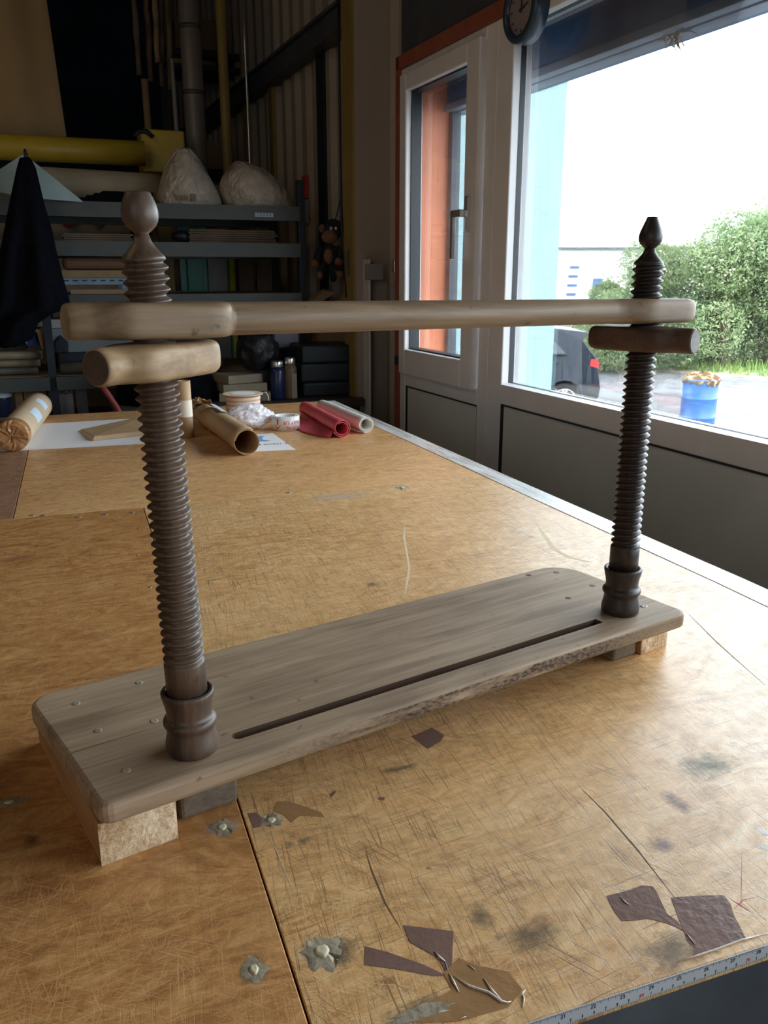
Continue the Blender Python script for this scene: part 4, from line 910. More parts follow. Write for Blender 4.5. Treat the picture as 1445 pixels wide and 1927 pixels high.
# kraft roll with open end
K=thing('kraft_roll','loosely rolled brown kraft paper with a dark open end','paper roll',g(430,850))
k0=g(466,857); k0=V(k0.x,k0.y,TZ+.040); k1=g(392,800); k1=V(k1.x-.005,k1.y+.08,TZ+.040)
ax=(k1-k0).normalized(); u2,w2=frame_axes(ax); 
def spiral(c,u,w,r0,r1,a0,a1,n,squash=1.0): return [c+(u*math.cos(a)+w*math.sin(a)*squash)*(r0+(r1-r0)*(i/n)) for i,a in enumerate([a0+(a1-a0)*i/n for i in range(n+1)])]
bm=bmesh.new(); rs=[]; L=(k1-k0).length
for i in range(15):
    f=i/14; c=k0+ax*L*f; k=1+.10*noise.noise(V(f*5,0,3)); flat=1-.18*f*(1 if i>9 else .4)
    row=spiral(c,u2,w2,.0395*k,.0345*k,R(60),R(60+470),60)
    row=[V(p.x,p.y,max(TZ+.001,TZ+(p.z-TZ)*flat)) + V(0,0,0) for p in row]
    if i>8: row=[p+V(0,0,.010*noise.noise(p*30)) for p in row]; row=[V(p.x,p.y,max(TZ+.001,p.z)) for p in row]
    rs.append(row)
rings(bm,rs,False,False,close=False)
kr=obj('rolled_sheet',bm,M['kraft'],K); sm=kr.modifiers.new('th','SOLIDIFY'); sm.thickness=.0014; sm.offset=0
kr.data.materials.append(M['kraft_dark'])
bm=bmesh.new(); c=k0+ax*.22; tube(bm,[c,c+ax*.003],[.030,.030],24); obj('inner_plug',bm,M['kraft_dark'],K)
# crumpled flap at its far end and label
bm=bmesh.new(); grid=[]
for i in range(10):
    row=[]
    for j in range(10):
        a=R(20+150*j/9); c=k1-ax*.02+ax*.016*i; r=.040-.002*i
        p=c+(u2*math.cos(a)+V(0,0,1)*math.sin(a))*r*(1+.1*i/9); p+=V(0,0,.022*noise.noise(V(i*.7,j*.7,2)))+u2*.012*noise.noise(V(i*.6,j*.8,8)); p.z=max(p.z,TZ+.002); row.append(bm.verts.new(p))
    grid.append(row)
for i in range(9):
    for j in range(9): bm.faces.new((grid[i][j],grid[i+1][j],grid[i+1][j+1],grid[i][j+1]))
o=obj('crumpled_flap',bm,M['packtape'],K,smooth=False); sm=o.modifiers.new('th','SOLIDIFY'); sm.thickness=.0012
wraplabel(k0,ax,u2,w2,.0425,L*.52,L*.8,angof(V(.5,-.1,.9).normalized(),u2,w2)-.5,angof(V(.5,-.1,.9).normalized(),u2,w2)+.5,M['label'],K)
# crumpled clear film ball
q=g(462,812); c=V(q.x+.028,q.y+.060,TZ+.040)
bm=bmesh.new(); bmesh.ops.create_icosphere(bm,subdivisions=5,radius=1.0)
for v in bm.verts:
    d=v.co.normalized(); k=1+.22*noise.noise(d*1.6+V(4,1,0))+.10*(1-abs(noise.noise(d*3.4))*3)+.05*(1-abs(noise.noise(d*7.5))*3)
    v.co=V(d.x*.074*k,d.y*.052*k,d.z*.039*k)+c; v.co.z=max(v.co.z,TZ+.001)
o=tag(obj('film_ball',bm,M['film'],smooth=True),'crumpled ball of milky clear film beside the kraft roll','plastic wrap')
# ribbon spool
q=g(459,786); S=thing('ribbon_spool','spool of cream ribbon with pink edges under a tan card disc','spool',V(q.x,q.y,TZ))
zt=atY(459,740,q.y).z; hS=zt-TZ; rS=abs(atY(497,740,q.y).x-atY(422,740,q.y).x)/2
prof=[]
bm=bmesh.new(); n=5; rr=rS*.86
bodyp=[(rr,.004)]
lathe(bm,[(rS*.84,.003),(rS*.84,hS-.004)],48,(q.x,q.y,TZ)); core=obj('core',bm,M['ribbon_edge'],S)
for k in range(n):
    z0=.006+k*(hS-.012)/n; z1=.006+(k+1)*(hS-.012)/n-.0035; r=rS*(.86+.03*((k*7)%3-1)*.6)
    bm=bmesh.new(); lathe(bm,[(r-.002,z0),(r,z0+.001),(r+.0005,(z0+z1)/2),(r,z1-.001),(r-.002,z1)],48,(q.x,q.y,TZ),cap0=False,cap1=False); obj('ribbon_turn',bm,M['ribbon'],S)
bm=bmesh.new(); lathe(bm,[(rS,0.0),(rS,.003)],48,(q.x,q.y,TZ+.0003)); obj('flange',bm,M['spoolcard'],S)
bm=bmesh.new(); lathe(bm,[(rS,hS-.003),(rS,hS)],48,(q.x,q.y,TZ)); fl=obj('flange',bm,M['spoolcard'],S)
bm=bmesh.new(); lathe(bm,[(rS*.6,hS+.0003),(rS*.6,hS+.001)],30,(q.x,q.y,TZ)); obj('paper_label',bm,M['paper'],fl)
bm=bmesh.new(); P=V(q.x+rS*.98,q.y-.01,TZ+hS); tube(bm,[P,P+V(.012,0,.002),P+V(.02,0,-.012),P+V(.021,0,-.03)],.0012,6); obj('loose_thread',bm,M['paper'],S)
# parcel tape roll
q=g(543,811); T=thing('parcel_tape_roll','white roll of printed parcel tape with red lettering','tape roll',V(q.x,q.y+.04,TZ))
rT=(g(570,811)-g(517,811)).length/2; hT=atY(543,785,q.y+.0).z-TZ; cx0,cy0=q.x,q.y+rT*.85
bm=bmesh.new(); lathe(bm,[(rT*.80,.001),(rT,.001),(rT,hT),(rT*.80,hT),(rT*.80,.001)],56,(cx0,cy0,TZ),cap0=False,cap1=False); tr_=obj('tape_winding',bm,M['tapeclear'],T)
bm=bmesh.new(); lathe(bm,[(rT*.74,.0006),(rT*.80,.0006),(rT*.80,hT+.0005),(rT*.74,hT+.0005),(rT*.74,.0006)],56,(cx0,cy0,TZ),cap0=False,cap1=False); obj('card_core',bm,M['paper'],T)
# printed text wrapped round the roll, upside down
def wrap_text(s,size,zc,a0,rev=True):
    b=text('t',s,size,None,Matrix(),None,ext=.0001)
    for v in b.verts:
        x,y,z=v.co; x,y=-x,-y     # turned upside down
        a=a0+x/rT; rr_=rT+.0004+z
        v.co=V(cx0+rr_*math.cos(a),cy0+rr_*math.sin(a),TZ+zc+y)
    return b
af=math.atan2(-cy0,-cx0)   # towards the camera
bm=wrap_text('THIS',hT*.40,hT*.26,af+.45); merge(bm,wrap_text('WAY UP',hT*.38,hT*.62,af+.52)); 
a_=af-.55
def arrow(a0):
    b=bmesh.new(); pts=[(-.30,.42),(.30,.42),(0,.05)]; vs=[b.verts.new(V(x,y,0)) for x,y in pts]; b.faces.new(vs)
    vs=[b.verts.new(V(x,y,0)) for x,y in ((-.07,.42),(.07,.42),(.07,.85),(-.07,.85))]; b.faces.new(vs)
    for v in b.verts:
        a=a0+v.co.x*hT*.8/rT; z=v.co.y*hT; v.co=V(cx0+(rT+.0006)*math.cos(a),cy0+(rT+.0006)*math.sin(a),TZ+z+.002)
    return b
merge(bm,arrow(af-.60)); obj('red_print',bm,M['redink'],tr_)
# leaflet
a,b,c,d=g(556,846.5),g(455,851),g(462,820),g(513,815.5)
bm=bmesh.new(); prism(bm,[V(p.x,p.y,TZ+.0012) for p in (a,b,c,d)],V(0,0,-.001)); LF=obj('leaflet',bm,M['paper']); tag(LF,'white leaflet with blue shape beside the open kraft roll','leaflet')
Z=zc_(430,740,9.633)
bm=bmesh.new(); prism(bm,[V(*atZ(x,y).xy,TZ+.0016) for x,y in Z([(480,790),(560,785),(655,785),(610,810),(620,850),(700,862),(765,872),(700,880),(600,878),(560,890),(490,905)])],V(0,0,-.0003)); obj('blue_logo',bm,M['blueink'],LF)
p=g(430+790/9.633,740+930/9.633); xd=(b-a); xd.z=0
bm=text('t','J. Hewit &',.023,None,axes((p.x,p.y,TZ+.0014),xd,(d-a)*-1),None); obj('lettering',bm,M['ink'],LF)
# leather rolls
def leather(nm,label,f,bk,r,mat,matin,turns,a0,flap):
    f=V(f.x,f.y,TZ+r+.001); bk=V(bk.x,bk.y,TZ+r+.001); ax=(bk-f).normalized(); u,w=frame_axes(ax)
    if w.z<0: w=-w
    root=thing(nm,label,'leather roll',V(*((f+bk)/2).xy,TZ)); L=(bk-f).length; bm=bmesh.new(); rs=[]
    for i in range(17):
        k=i/16; c=f+ax*L*k; n=int(34*turns); rad=r*(1-.12*k)
        row=spiral(c,u,w,rad,rad*.66,R(a0),R(a0)+2*math.pi*turns,n)
        row=[p+V(0,0,.002*noise.noise(p*20)) for p in row]; row=[V(p.x,p.y,max(p.z,TZ+.0015)) for p in row]
        rs.append(row)
    rings(bm,rs,False,False,close=False); o=obj('rolled_leather',bm,[mat,matin],root); o.modifiers.new('th','SOLIDIFY').thickness=.0022
    if flap:
        bm=bmesh.new(); rows=[]
        for i in range(13):
            k=i/12; c=f+ax*L*(.02+.9*k); rad=r*(1-.12*k); p0=c+(u*math.cos(R(a0))+w*math.sin(R(a0)))*rad
            wd=flap*(math.sin(math.pi*min(1,k*1.15+.02))**.7); side=u*(-1 if (p0-c).dot(u)<0 else 1)
            row=[]
            for j in range(6):
                q_=p0+side*wd*j/5+V(0,0,-(p0.z-TZ-.0025)*min(1,(j/5)*1.15)**.8); q_.z=max(q_.z,TZ+.0025); row.append(bm.verts.new(q_))
            rows.append(row)
        for i in range(12):
            for j in range(5): f_=bm.faces.new((rows[i][j],rows[i+1][j],rows[i+1][j+1],rows[i][j+1])); f_.smooth=True
        o=obj('loose_flap',bm,mat,root); o.modifiers.new('th','SOLIDIFY').thickness=.0018
    bm=bmesh.new(); c=f+ax*.12; tube(bm,[c,c+ax*.002],[r*.62,r*.62],20); obj('inner_shadow_end',bm,matin,root)
    return root
leather('red_leather_roll','rolled red leather sheet lying beside the white roll',g(644,824),g(574,782),.030,M['redcloth'],M['redin'],1.8,200,.075)
leather('white_leather_roll','rolled white leather sheet lying right of the red roll',g(689,816),g(606,778),.0285,M['whitecloth'],M['whitecloth'],2.2,250,.03)
# small ring with keys
q=g(328,787); bm=bmesh.new(); 
q=g(366,790); tube(bm,[V(q.x+.018*math.cos(a),q.y+.018*math.sin(a),TZ+.003) for a in [2*math.pi*k/16 for k in range(17)]],.002,6); tube(bm,[V(q.x,q.y,TZ+.012),V(q.x+.03,q.y+.01,TZ+.014)],.007,8)
tag(obj('metal_clip',bm,M['alu']),'small shiny metal clip behind the kraft roll','clip')
# wall clock on the window mullion
cs,cz=atW(976,16,-.05); ra=.098
bm=bmesh.new(); c0=wp(cs,cz,-.002); 
def wring(r,t,n=48): return [wp(cs+r*math.cos(a),cz+r*math.sin(a),t) for a in [2*math.pi*k/n for k in range(n)]]
CK=thing('wall_clock','round clock with dark navy rim hanging above the window mullion','clock',wp(cs,cz,0))
bm=bmesh.new(); rings(bm,[wring(ra,-.001),wring(ra,-.045),wring(ra-.006,-.052),wring(ra-.022,-.052),wring(ra-.026,-.040)],True,False); obj('clock_case',bm,plain('navy_clock_rim',(.03,.055,.09),.3),CK)
bm=bmesh.new(); rings(bm,[wring(ra-.025,-.036),wring(ra-.025,-.038)]); face=obj('dial',bm,plain('dull_pink_white_dial',(.26,.22,.23),.5,var=.04),CK)
bm=bmesh.new()
for k in range(12):
    a=2*math.pi*k/12; s_=cs-.060*math.sin(a); z_=cz+.060*math.cos(a); bm=bmesh.new(); wbox(bm,s_-.003,s_+.003,z_-.003,z_+.003,-.0395,-.038); obj('hour_mark',bm,M['ink'],face)
def hand(a,l,w,nm):
    # s increases away (left in view)
    d=-math.sin(a),math.cos(a); n_=(d[1],-d[0]); bm=bmesh.new(); pts=[(-.012,w),(l,w*.5),(l,-w*.5),(-.012,-w)]
    prism(bm,[wp(cs+d[0]*p+n_[0]*q_,cz+d[1]*p+n_[1]*q_,-.041) for p,q_ in pts],WN*.001*-1); obj(nm,bm,M['ink'],CK)
hand(R(75),.038,.004,'hour_hand'); hand(R(2),.058,.003,'minute_hand')
# ================================================================ BACK OF THE WORKSHOP
def single(nm,label,cat,bm,mat,group=None,kind=None,**k): return tag(obj(nm,bm,mat,**k),label,cat,group,kind)
YR=4.4; YK=5.05
def zY(py,Y=YR,px=330): return atY(px,py,Y).z
def xY(px,py=480,Y=YR): return atY(px,py,Y).x
bm=bmesh.new(); xa0=xY(470,450,5.6); box(bm,((-5.7+xa0)/2,5.66,zY(345,5.6)/2),(xa0+5.7,.1,zY(345,5.6))); struct('wall_partition',bm,M['cream'],'cream partition wall behind the rack')
# rack
x0r=xY(-420); x1r=xY(569); xm=xY(92,640)
RK=thing('storage_rack','long grey green steel storage rack behind the bench','storage rack',((x0r+x1r)/2,YR+.3,0))
zt1=zY(330)
for x in (x0r,xm,x1r):
    for y in (YR+.02,YK-.02):
        top=zt1 if x==x1r else zY(400)
        bm=bmesh.new(); box(bm,(x,y,top/2),(.036,.04,top)); obj('post',bm,M['rack_dark'],RK)
levels=[(384,412),(456,483),(553,574),(700,724),(792,812)]
ztops=[]
for (a,b) in levels:
    za,zb2=zY(a),zY(b); ztops.append(za)
    for xs,xe in ((x0r,xm),(xm,x1r)):
        bm=bmesh.new(); box(bm,((xs+xe)/2,YR-.012,(za+zb2)/2),(xe-xs-.03,.03,za-zb2)); box(bm,((xs+xe)/2,YR+.004,zb2+.008),(xe-xs-.03,.03,.016)); obj('shelf_beam',bm,M['rack'],RK)
        bm=bmesh.new(); box(bm,((xs+xe)/2,YK-.01,(za+zb2)/2),(xe-xs-.03,.03,za-zb2)); obj('shelf_beam',bm,M['rack'],RK)
    bm=bmesh.new(); box(bm,((x0r+x1r)/2,(YR+YK)/2+.02,za-.011),(x1r-x0r-.04,YK-YR-.06,.018)); obj('shelf_deck',bm,M['card'],RK)
bm=bmesh.new(); qbox(bm,480,400.5,514,408,YR-.030,.002); lab=obj('shelf_label',bm,M['label'],RK)
p=atY(497,404.3,YR-.031); bm=text('t','XXXXX',.022,None,axes(p,(1,0,0),(0,0,1)),None); obj('lettering',bm,M['ink'],lab)
S1,S2,S3,S4,S5=ztops
def onshelf(nm,label,cat,x0,x1,ytop,zs,Y,d,mat,group=None,bev=.004):
    xl,xr_=xY(x0,ytop,Y),xY(x1,ytop,Y); zt=atY((x0+x1)/2,ytop,Y).z; bm=bmesh.new(); box(bm,((xl+xr_)/2,Y+d/2,(zs+zt)/2+.0005),(xr_-xl,d,zt-zs)); return single(nm,label,cat,bm,mat,group,bevel=bev)
# top shelf: long pale roll, dark cloth, two bags
rr_=(zY(322,4.86)-S1)/2; bm=bmesh.new(); tube(bm,[V(xY(50,350,4.72)+k*.12,4.88,S1+rr_+.001) for k in range(7)],[rr_,rr_*1.02,rr_,rr_*.98,rr_,rr_*.97,rr_*.95],24)
bm.free(); bm=bmesh.new(); L0=xY(40,350,4.88); L1=xY(302,350,4.88); tube(bm,[V(L0+(L1-L0)*k/8,4.88,S1+rr_+.001) for k in range(9)],[rr_*(1-.02*k) for k in range(9)],26)
single('fabric_roll','long pale cream fabric roll on the top shelf','fabric roll',bm,plain('cream_wrapped_fabric',(.44,.38,.27),.7,var=.12,bump=.3,bscale=20))
bm=bmesh.new(); 
for i in range(5): box(bm,(xY(150+i*8,378,4.5)+.14,4.50+i*.01,S1+.006+i*.011),(.36-.03*i,.16,.010),Matrix.Rotation(.05*i-.1,3,'Z'))
single('folded_cloth','dark folded cloth in front of the cream roll on the top shelf','cloth',bm,M['navy'],bevel=.004)
def bag(nm,label,pts,Y,dep,seed,zs):
    # outline in picture -> body of revolution-like lump with folds
    c0=atY(pts[0][0],pts[0][1],Y); root=thing(nm,label,'plastic bag',(c0.x,Y,zs)); bm=bmesh.new(); rs=[]
    n=30
    for k,(xl,xr_,py) in enumerate(pts):
        a=atY(xl,py,Y); b=atY(xr_,py,Y); z=max(zs+.003,a.z) if k<len(pts)-1 else zs+.001; cx=(a.x+b.x)/2; hw=(b.x-a.x)/2
        rs.append([V(cx+hw*math.cos(t_)*(1+.07*noise.noise(V(2.2*math.cos(t_),2.2*math.sin(t_)+seed,k*.5))),Y+dep*(hw/.16)**.6*math.sin(t_)*(1+.12*noise.noise(V(2.5*math.cos(t_),2.5*math.sin(t_),k*.4+seed))),z+.012*noise.noise(V(3*math.cos(t_),3*math.sin(t_),k+seed)) if 0<k<len(pts)-1 else z) for t_ in [2*math.pi*q_/n for q_ in range(n)]])
    rings(bm,rs,True,True); o=obj('bag_body',bm,M['polybag'],root); o.modifiers.new('s','SUBSURF').levels=1; o.modifiers['s'].render_levels=2; return root
b1=bag('plastic_bag','taller milky plastic bag with a printed mark on the top shelf',[(338,356,278),(325,362,283),(318,374,296),(308,388,318),(300,402,345),(294,412,370),(290,416,388),(292,414,397)],4.6,.15,1,S1)
bm=bmesh.new(); box(bm,(xY(347,378,4.44),4.437,zY(372,4.44)),(.035,.002,.022)); box(bm,(xY(365,378,4.44),4.437,zY(371,4.44)),(.022,.002,.035)); obj('printed_mark',bm,plain('faded_brown_print',(.22,.16,.12),.6),b1)
bag('plastic_bag','wider round milky plastic bag at the right end of the top shelf',[(440,452,303),(436,478,310),(424,506,322),(412,524,340),(413,545,362),(418,553,380),(424,552,395),(430,548,401)],4.62,.16,5,S1)
# pale sheet tent and dark coat
bm=bmesh.new(); Yc=4.35; ap=atY(45,290,Yc); l_=atY(-50,352,Yc-.02); r_=atY(157,381,Yc-.01); ft=atY(42,372,Yc-.05)
vs=[bm.verts.new(p) for p in (ap,l_,ft,r_)]; bm.faces.new((vs[0],vs[1],vs[2])); bm.faces.new((vs[0],vs[2],vs[3]))
o=single('plastic_sheet','pale blue plastic sheet draped to a point behind the dark coat','plastic sheet',bm,plain('pale_blue_plastic',(.33,.43,.44),.35,var=.1)); o.modifiers.new('t','SOLIDIFY').thickness=.006
bm=bmesh.new(); co2=[(36,60,300,4.20),(30,68,318,4.19),(16,84,385,4.17),(8,98,430,4.16),(0,106,470,4.16),(-8,118,520,4.15),(-14,130,562,4.15),(-18,134,582,4.15),(-24,100,592,4.16),(-30,72,612,4.16),(-36,62,640,4.17),(-30,30,652,4.17)]
rs=[]
for k,(xl,xr_,py,Y) in enumerate(co2):
    a=atY(xl,py,Y); b=atY(xr_,py,Y); cx=(a.x+b.x)/2; hw=(b.x-a.x)/2; n=36
    rs.append([V(cx+hw*math.cos(t_),Y+(.035+.07*min(1,k/4))*math.sin(t_)*(1+.35*math.sin(5*t_+k*.2)*min(1,k/5)),a.z+.015*noise.noise(V(3*math.cos(t_),k*.3,4))) for t_ in [2*math.pi*q_/n for q_ in range(n)]])
rings(bm,rs); CT=single('hanging_coat','very dark coat hanging in front of the rack on the left','coat',bm,M['navy'])
bm=bmesh.new(); a=atY(48,300,4.20); tube(bm,[a+V(0,0,-.02),a+V(0,.0,.03),a+V(0,.06,.045),a+V(0,.16,.035)],.006,8); tube(bm,[a+V(0,.16,.045),a+V(0,.16,S1-a.z-.02)],.008,8)
single('coat_hook','bent dark steel hook holding the dark coat','hook',bm,M['rack_dark'])
# shelf 2
def pile(n,x0,x1,dz,names,grp,mat):
    for i in range(n):
        xl,xr_=xY(x0+2*(i%2),450,4.45),xY(x1-3*(i%3),450,4.45); z=S2+.0008+i*dz; bm=bmesh.new(); box(bm,((xl+xr_)/2,4.65,z+dz/2),(xr_-xl,.38-.01*(i%2),dz-.0012)); single('board',names[i],'board',bm,mat,grp,bevel=.001)
dzp=(zY(430,4.46)-S2)/6.2
pile(4,118,252,(zY(441,4.46)-S2)/4.2,[k+' dark flat board of the thin pile left of the ball finial' for k in ('lowest','second from bottom','third from bottom','topmost')],'boards piled on the second shelf, left',M['board_dark'])
pile(6,356,524,dzp,[k+' brown board of the thick pile under the right bag' for k in ('lowest','second from bottom','third from bottom','fourth from bottom','fifth from bottom','topmost')],'boards piled on the second shelf, right',M['board_dark'])
bm=bmesh.new(); tube(bm,[V(xY(322,448,4.5),4.5,S2+.03),V(xY(340,448,4.5),4.5,S2+.034),V(xY(356,448,4.5),4.5,S2+.026)],[.012,.03,.024],14); single('dark_bundle','small black bundle left of the right board pile','bundle',bm,M['black'])
bm=bmesh.new(); qbox(bm,247,425,292,441,5.58,.028); pn=single('meter_panel','small black panel with white squares on the cream wall','panel',bm,M['black'])
for i in range(5):
    bm=bmesh.new(); qbox(bm,251+i*8,428,256+i*8,438,5.575,.006); obj('white_square',bm,M['label'],pn)
bm=bmesh.new(); c=atY(128,418,5.60); tube(bm,[c,c-V(0,.03,0)],.035,20); single('red_disc','red round disc on the cream wall','disc',bm,plain('dull_red',(.30,.05,.04),.5))
bm=bmesh.new(); a=[atY(x,y,5.598) for x,y in ((170,415),(198,415),(184,433))]; prism(bm,a,V(0,-.004,0)); single('paper_flag','small grey triangle of paper below the top shelf','paper',bm,plain('grey_paper',(.22,.22,.22),.7))
# shelf 3
onshelf('wrapped_parcel','dark brown wrapped parcel on the third shelf','parcel',116,236,484,zY(508,4.5),4.5,.3,plain('dark_brown_wrap',(.16,.085,.045),.6,bump=.4,bscale=30),bev=.02)
onshelf('brown_sheets','stack of yellow brown paper sheets under the dark parcel','paper stack',112,240,508.5,zY(523,4.46),4.46,.4,plain('ochre_sheets',(.33,.22,.12),.7,var=.2),bev=.004)
t_=thing('small_steel_table','pale blue perforated steel stand on the third shelf','stand',(xY(180),4.65,S3))
bm=bmesh.new(); xl,xr_=xY(108,530,4.46),xY(239,530,4.46); z1_,z2_=zY(523,4.46),zY(535,4.46); box(bm,((xl+xr_)/2,4.46,(z1_+z2_)/2),(xr_-xl,.02,z1_-z2_-.001)); M['pblue']=plain('pale_blue_steel',(.20,.30,.40),.5); obj('edge_rail',bm,M['pblue'],t_)
for x in (xl+.02,xr_-.012):
    bm=bmesh.new(); box(bm,(x,4.47,(z2_+S3)/2),(.025,.02,z2_-S3)); obj('leg',bm,M['pblue'],t_)
    bm=bmesh.new(); box(bm,(x,4.84,(z2_+S3)/2),(.025,.02,z2_-S3)); obj('leg',bm,M['pblue'],t_)
bm=bmesh.new(); box(bm,((xl+xr_)/2,4.66,z1_-.006),(xr_-xl,.38,.008)); obj('table_top',bm,M['pblue'],t_)
for i in range(9):
    bm=bmesh.new(); box(bm,(xl+.04+i*.042,4.449,(z1_+z2_)/2+.004),(.022,.002,.006)); obj('slot',bm,M['ink'],t_)
onshelf('paper_pile','thin pile of brown sheets at the front of the third shelf','paper stack',132,252,552.8-8,S3+.0006,4.42,.035,M['card'],bev=.002)
# tall sheets standing behind the rack
def sheet(nm,label,x0,x1,y0,Y,mat,lean=0,grp=None):
    a=atY(x0,y0,Y); b=atY(x1,y0,Y); bm=bmesh.new(); hexa(bm,[V(a.x-lean,Y,0.001),V(b.x-lean,Y,0.001),V(b.x-lean,Y+.012,0.001),V(a.x-lean,Y+.012,0.001),V(a.x,Y,a.z),V(b.x,Y,a.z),V(b.x,Y+.012,a.z),V(a.x,Y+.012,a.z)]); return single(nm,label,'sheet',bm,mat,grp)
M['green']=plain('green_plastic_sheet',(.015,.30,.22),.3,var=.15); M['green2']=plain('light_green_plastic',(.09,.42,.34),.3,var=.1); M['greys']=plain('silver_grey_sheet',(.34,.35,.37),.4,var=.15); M['yel']=plain('bright_yellow_plastic',(.62,.62,.05),.4); M['bfab']=plain('brown_grey_fabric',(.26,.21,.16),.8,var=.2)
sheet('green_sheet','pale green plastic sheet, leftmost behind the rack',334,351,425,5.30,M['green2'])
sheet('green_sheet','deep green plastic sheet leaning behind the rack',349,376,428,5.27,M['green'])
sheet('green_sheet','narrow light green plastic sheet beside the grey one',375,388,428,5.31,M['green2'])
sheet('grey_sheet','silver grey sheet standing behind the rack',388,424,430,5.28,M['greys'])
sheet('green_sheet','very thin dark green sheet left of the yellow tube',424,430,430,5.29,M['green'])
bm=bmesh.new(); a=atY(434,440,5.25); tube(bm,[V(a.x,5.25,0.001),V(a.x,5.25,a.z)],.018,14); single('yellow_tube','bright yellow plastic tube standing behind the rack','tube',bm,M['yel'])
sheet('fabric_sheet','brown grey fabric hanging length behind the rack',438,512,432,5.33,M['bfab'])
bm=bmesh.new(); a=atY(519,500,5.05+.1); tube(bm,[V(a.x,5.15,0.001),V(a.x,5.15,a.z)],.017,14); rw_=single('white_roll','thin white roll with a red end standing behind the rack','roll',bm,M['greys'])
bm=bmesh.new(); tube(bm,[V(a.x,5.15,a.z),V(a.x,5.15,a.z+.10)],.0175,14); obj('red_end',bm,plain('dull_red_cap',(.35,.05,.04),.5),rw_)
# shelf 4 (mostly hidden) and below
t_=thing('metal_cabinet','pale grey metal cabinet with a dark padlock left of the nut','cabinet',(xY(125),4.6,S4)); 
zc1=zY(616,4.46); bm=bmesh.new(); xl,xr_=xY(97,640,4.46),xY(330,640,4.46); box(bm,((xl+xr_)/2,4.72,(S4+.10+zc1)/2),(xr_-xl,.30,zc1-S4-.10)); M['cab']=plain('pale_blue_grey_cabinet',(.20,.235,.25),.5,var=.05); obj('body',bm,M['cab'],t_)
bm=bmesh.new(); box(bm,((xl+xr_)/2,4.73,S4+.05),(xr_-xl-.05,.26,.098)); obj('plinth',bm,M['rack_dark'],t_)
bm=bmesh.new(); c=atY(116,648,4.55); prism(bm,[c+V(x,0,z) for x,z in ((-.028,-.04),(.028,-.04),(.032,.01),(0,.045),(-.032,.01))],V(0,.025,0)); obj('padlock',bm,M['rack_dark'],t_,bevel=.003)
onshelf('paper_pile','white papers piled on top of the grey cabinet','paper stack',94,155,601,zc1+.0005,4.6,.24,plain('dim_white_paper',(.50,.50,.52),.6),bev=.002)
bm=bmesh.new(); r0=(zY(676,4.43)-S4)/2; tube(bm,[V(xY(112,690,4.46),4.49,S4+r0),V(xY(420,690,4.46),4.49,S4+r0)],r0*.97,20); single('cloth_roll','grey green rolled material lying on the fourth shelf','roll',bm,plain('grey_green_roll',(.16,.16,.13),.7,var=.2))
onshelf('cardboard_box','flat brown cardboard box under the dark coat','box',-70,78,607,zY(622,4.5)+.03,4.5,.3,M['card'])
bm=bmesh.new(); qbox(bm,48,620,76,651,4.47,.2); single('blue_box','small deep blue box at the left rack bay','box',bm,plain('deep_blue_card',(.015,.05,.25),.5))
bm=bmesh.new()
vs=[bm.verts.new(atY(x,y,4.44)) for x,y in ((33,618),(80,620),(78,624),(82,660),(76,650),(70,625),(60,624),(49,648),(46,628))]; bm.faces.new(vs); o=single('torn_paper','torn brown paper draped over the deep blue box','paper',bm,M['kraft']); o.modifiers.new('t','SOLIDIFY').thickness=.003
onshelf('support_box','black crate behind the deep blue box','crate',-70,46,622.5,zY(651,4.52),4.52,.28,M['black'])
for k,(y0,c) in enumerate(((652,(.30,.25,.17)),(668,(.24,.20,.13)),(684,(.12,.12,.10)))):
    bm=bmesh.new(); r=(zY(652,4.5)-S4-.004)/6; z=S4+.001+r*(5-2*k); tube(bm,[V(xY(-80,y0,4.5),4.5+.02*k,z),V(xY(78-4*k,y0,4.5),4.5+.02*k,z)],r*.98,18); single('long_roll',['uppermost tan roll in the left rack bay','middle tan roll in the left rack bay','lowest grey roll in the left rack bay'][k],'roll',bm,plain('roll_wrap_%d'%k,c,.6,var=.25,bump=.3),'rolls in the left rack bay')
bm=bmesh.new(); a=atY(78,672,4.46); prism(bm,[atY(x,y,4.46) for x,y in ((66,681),(86,681),(71,668))],V(0,.2,0)); bm.free()
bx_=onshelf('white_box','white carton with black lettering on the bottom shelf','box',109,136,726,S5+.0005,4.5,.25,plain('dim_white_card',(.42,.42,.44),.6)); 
p=atY(122,736,4.499); bm=text('t','tick',.05,None,axes(p,(1,0,0),(0,0,1)),None); obj('lettering',bm,M['ink'],bx_)
onshelf('grey_carton','grey carton right of the lettered white one','box',141,163,726,S5+.0005,4.5,.25,plain('dim_grey_card',(.22,.22,.24),.6))
onshelf('cardboard_box','brown cardboard box low in the left rack bay, left one','box',24,40,724,S5+.0005,4.5,.25,M['card']); onshelf('cardboard_box','wider brown cardboard box beside the rack post, low down','box',42,86,726,S5+.0005,4.52,.25,M['card'])
bm=bmesh.new(); a=atY(3,760,4.2); lathe(bm,[(.05,S5+.001),(.05,atY(3,748,4.46).z),(.045,atY(3,735,4.46).z),(.02,atY(3,722,4.46).z)],18,(xY(0,740,4.46),4.47,0)); bo=single('dark_bottle','dark bottle with a white label at the left picture edge','bottle',bm,plain('dark_blue_glass',(.02,.03,.07),.2))
bm=bmesh.new(); c0=xY(0,740,4.46); lathe(bm,[(.0505,atY(3,747,4.46).z),(.0505,atY(3,737,4.46).z)],18,(c0,4.47,0),cap0=False,cap1=False); obj('paper_label',bm,M['label'],bo)
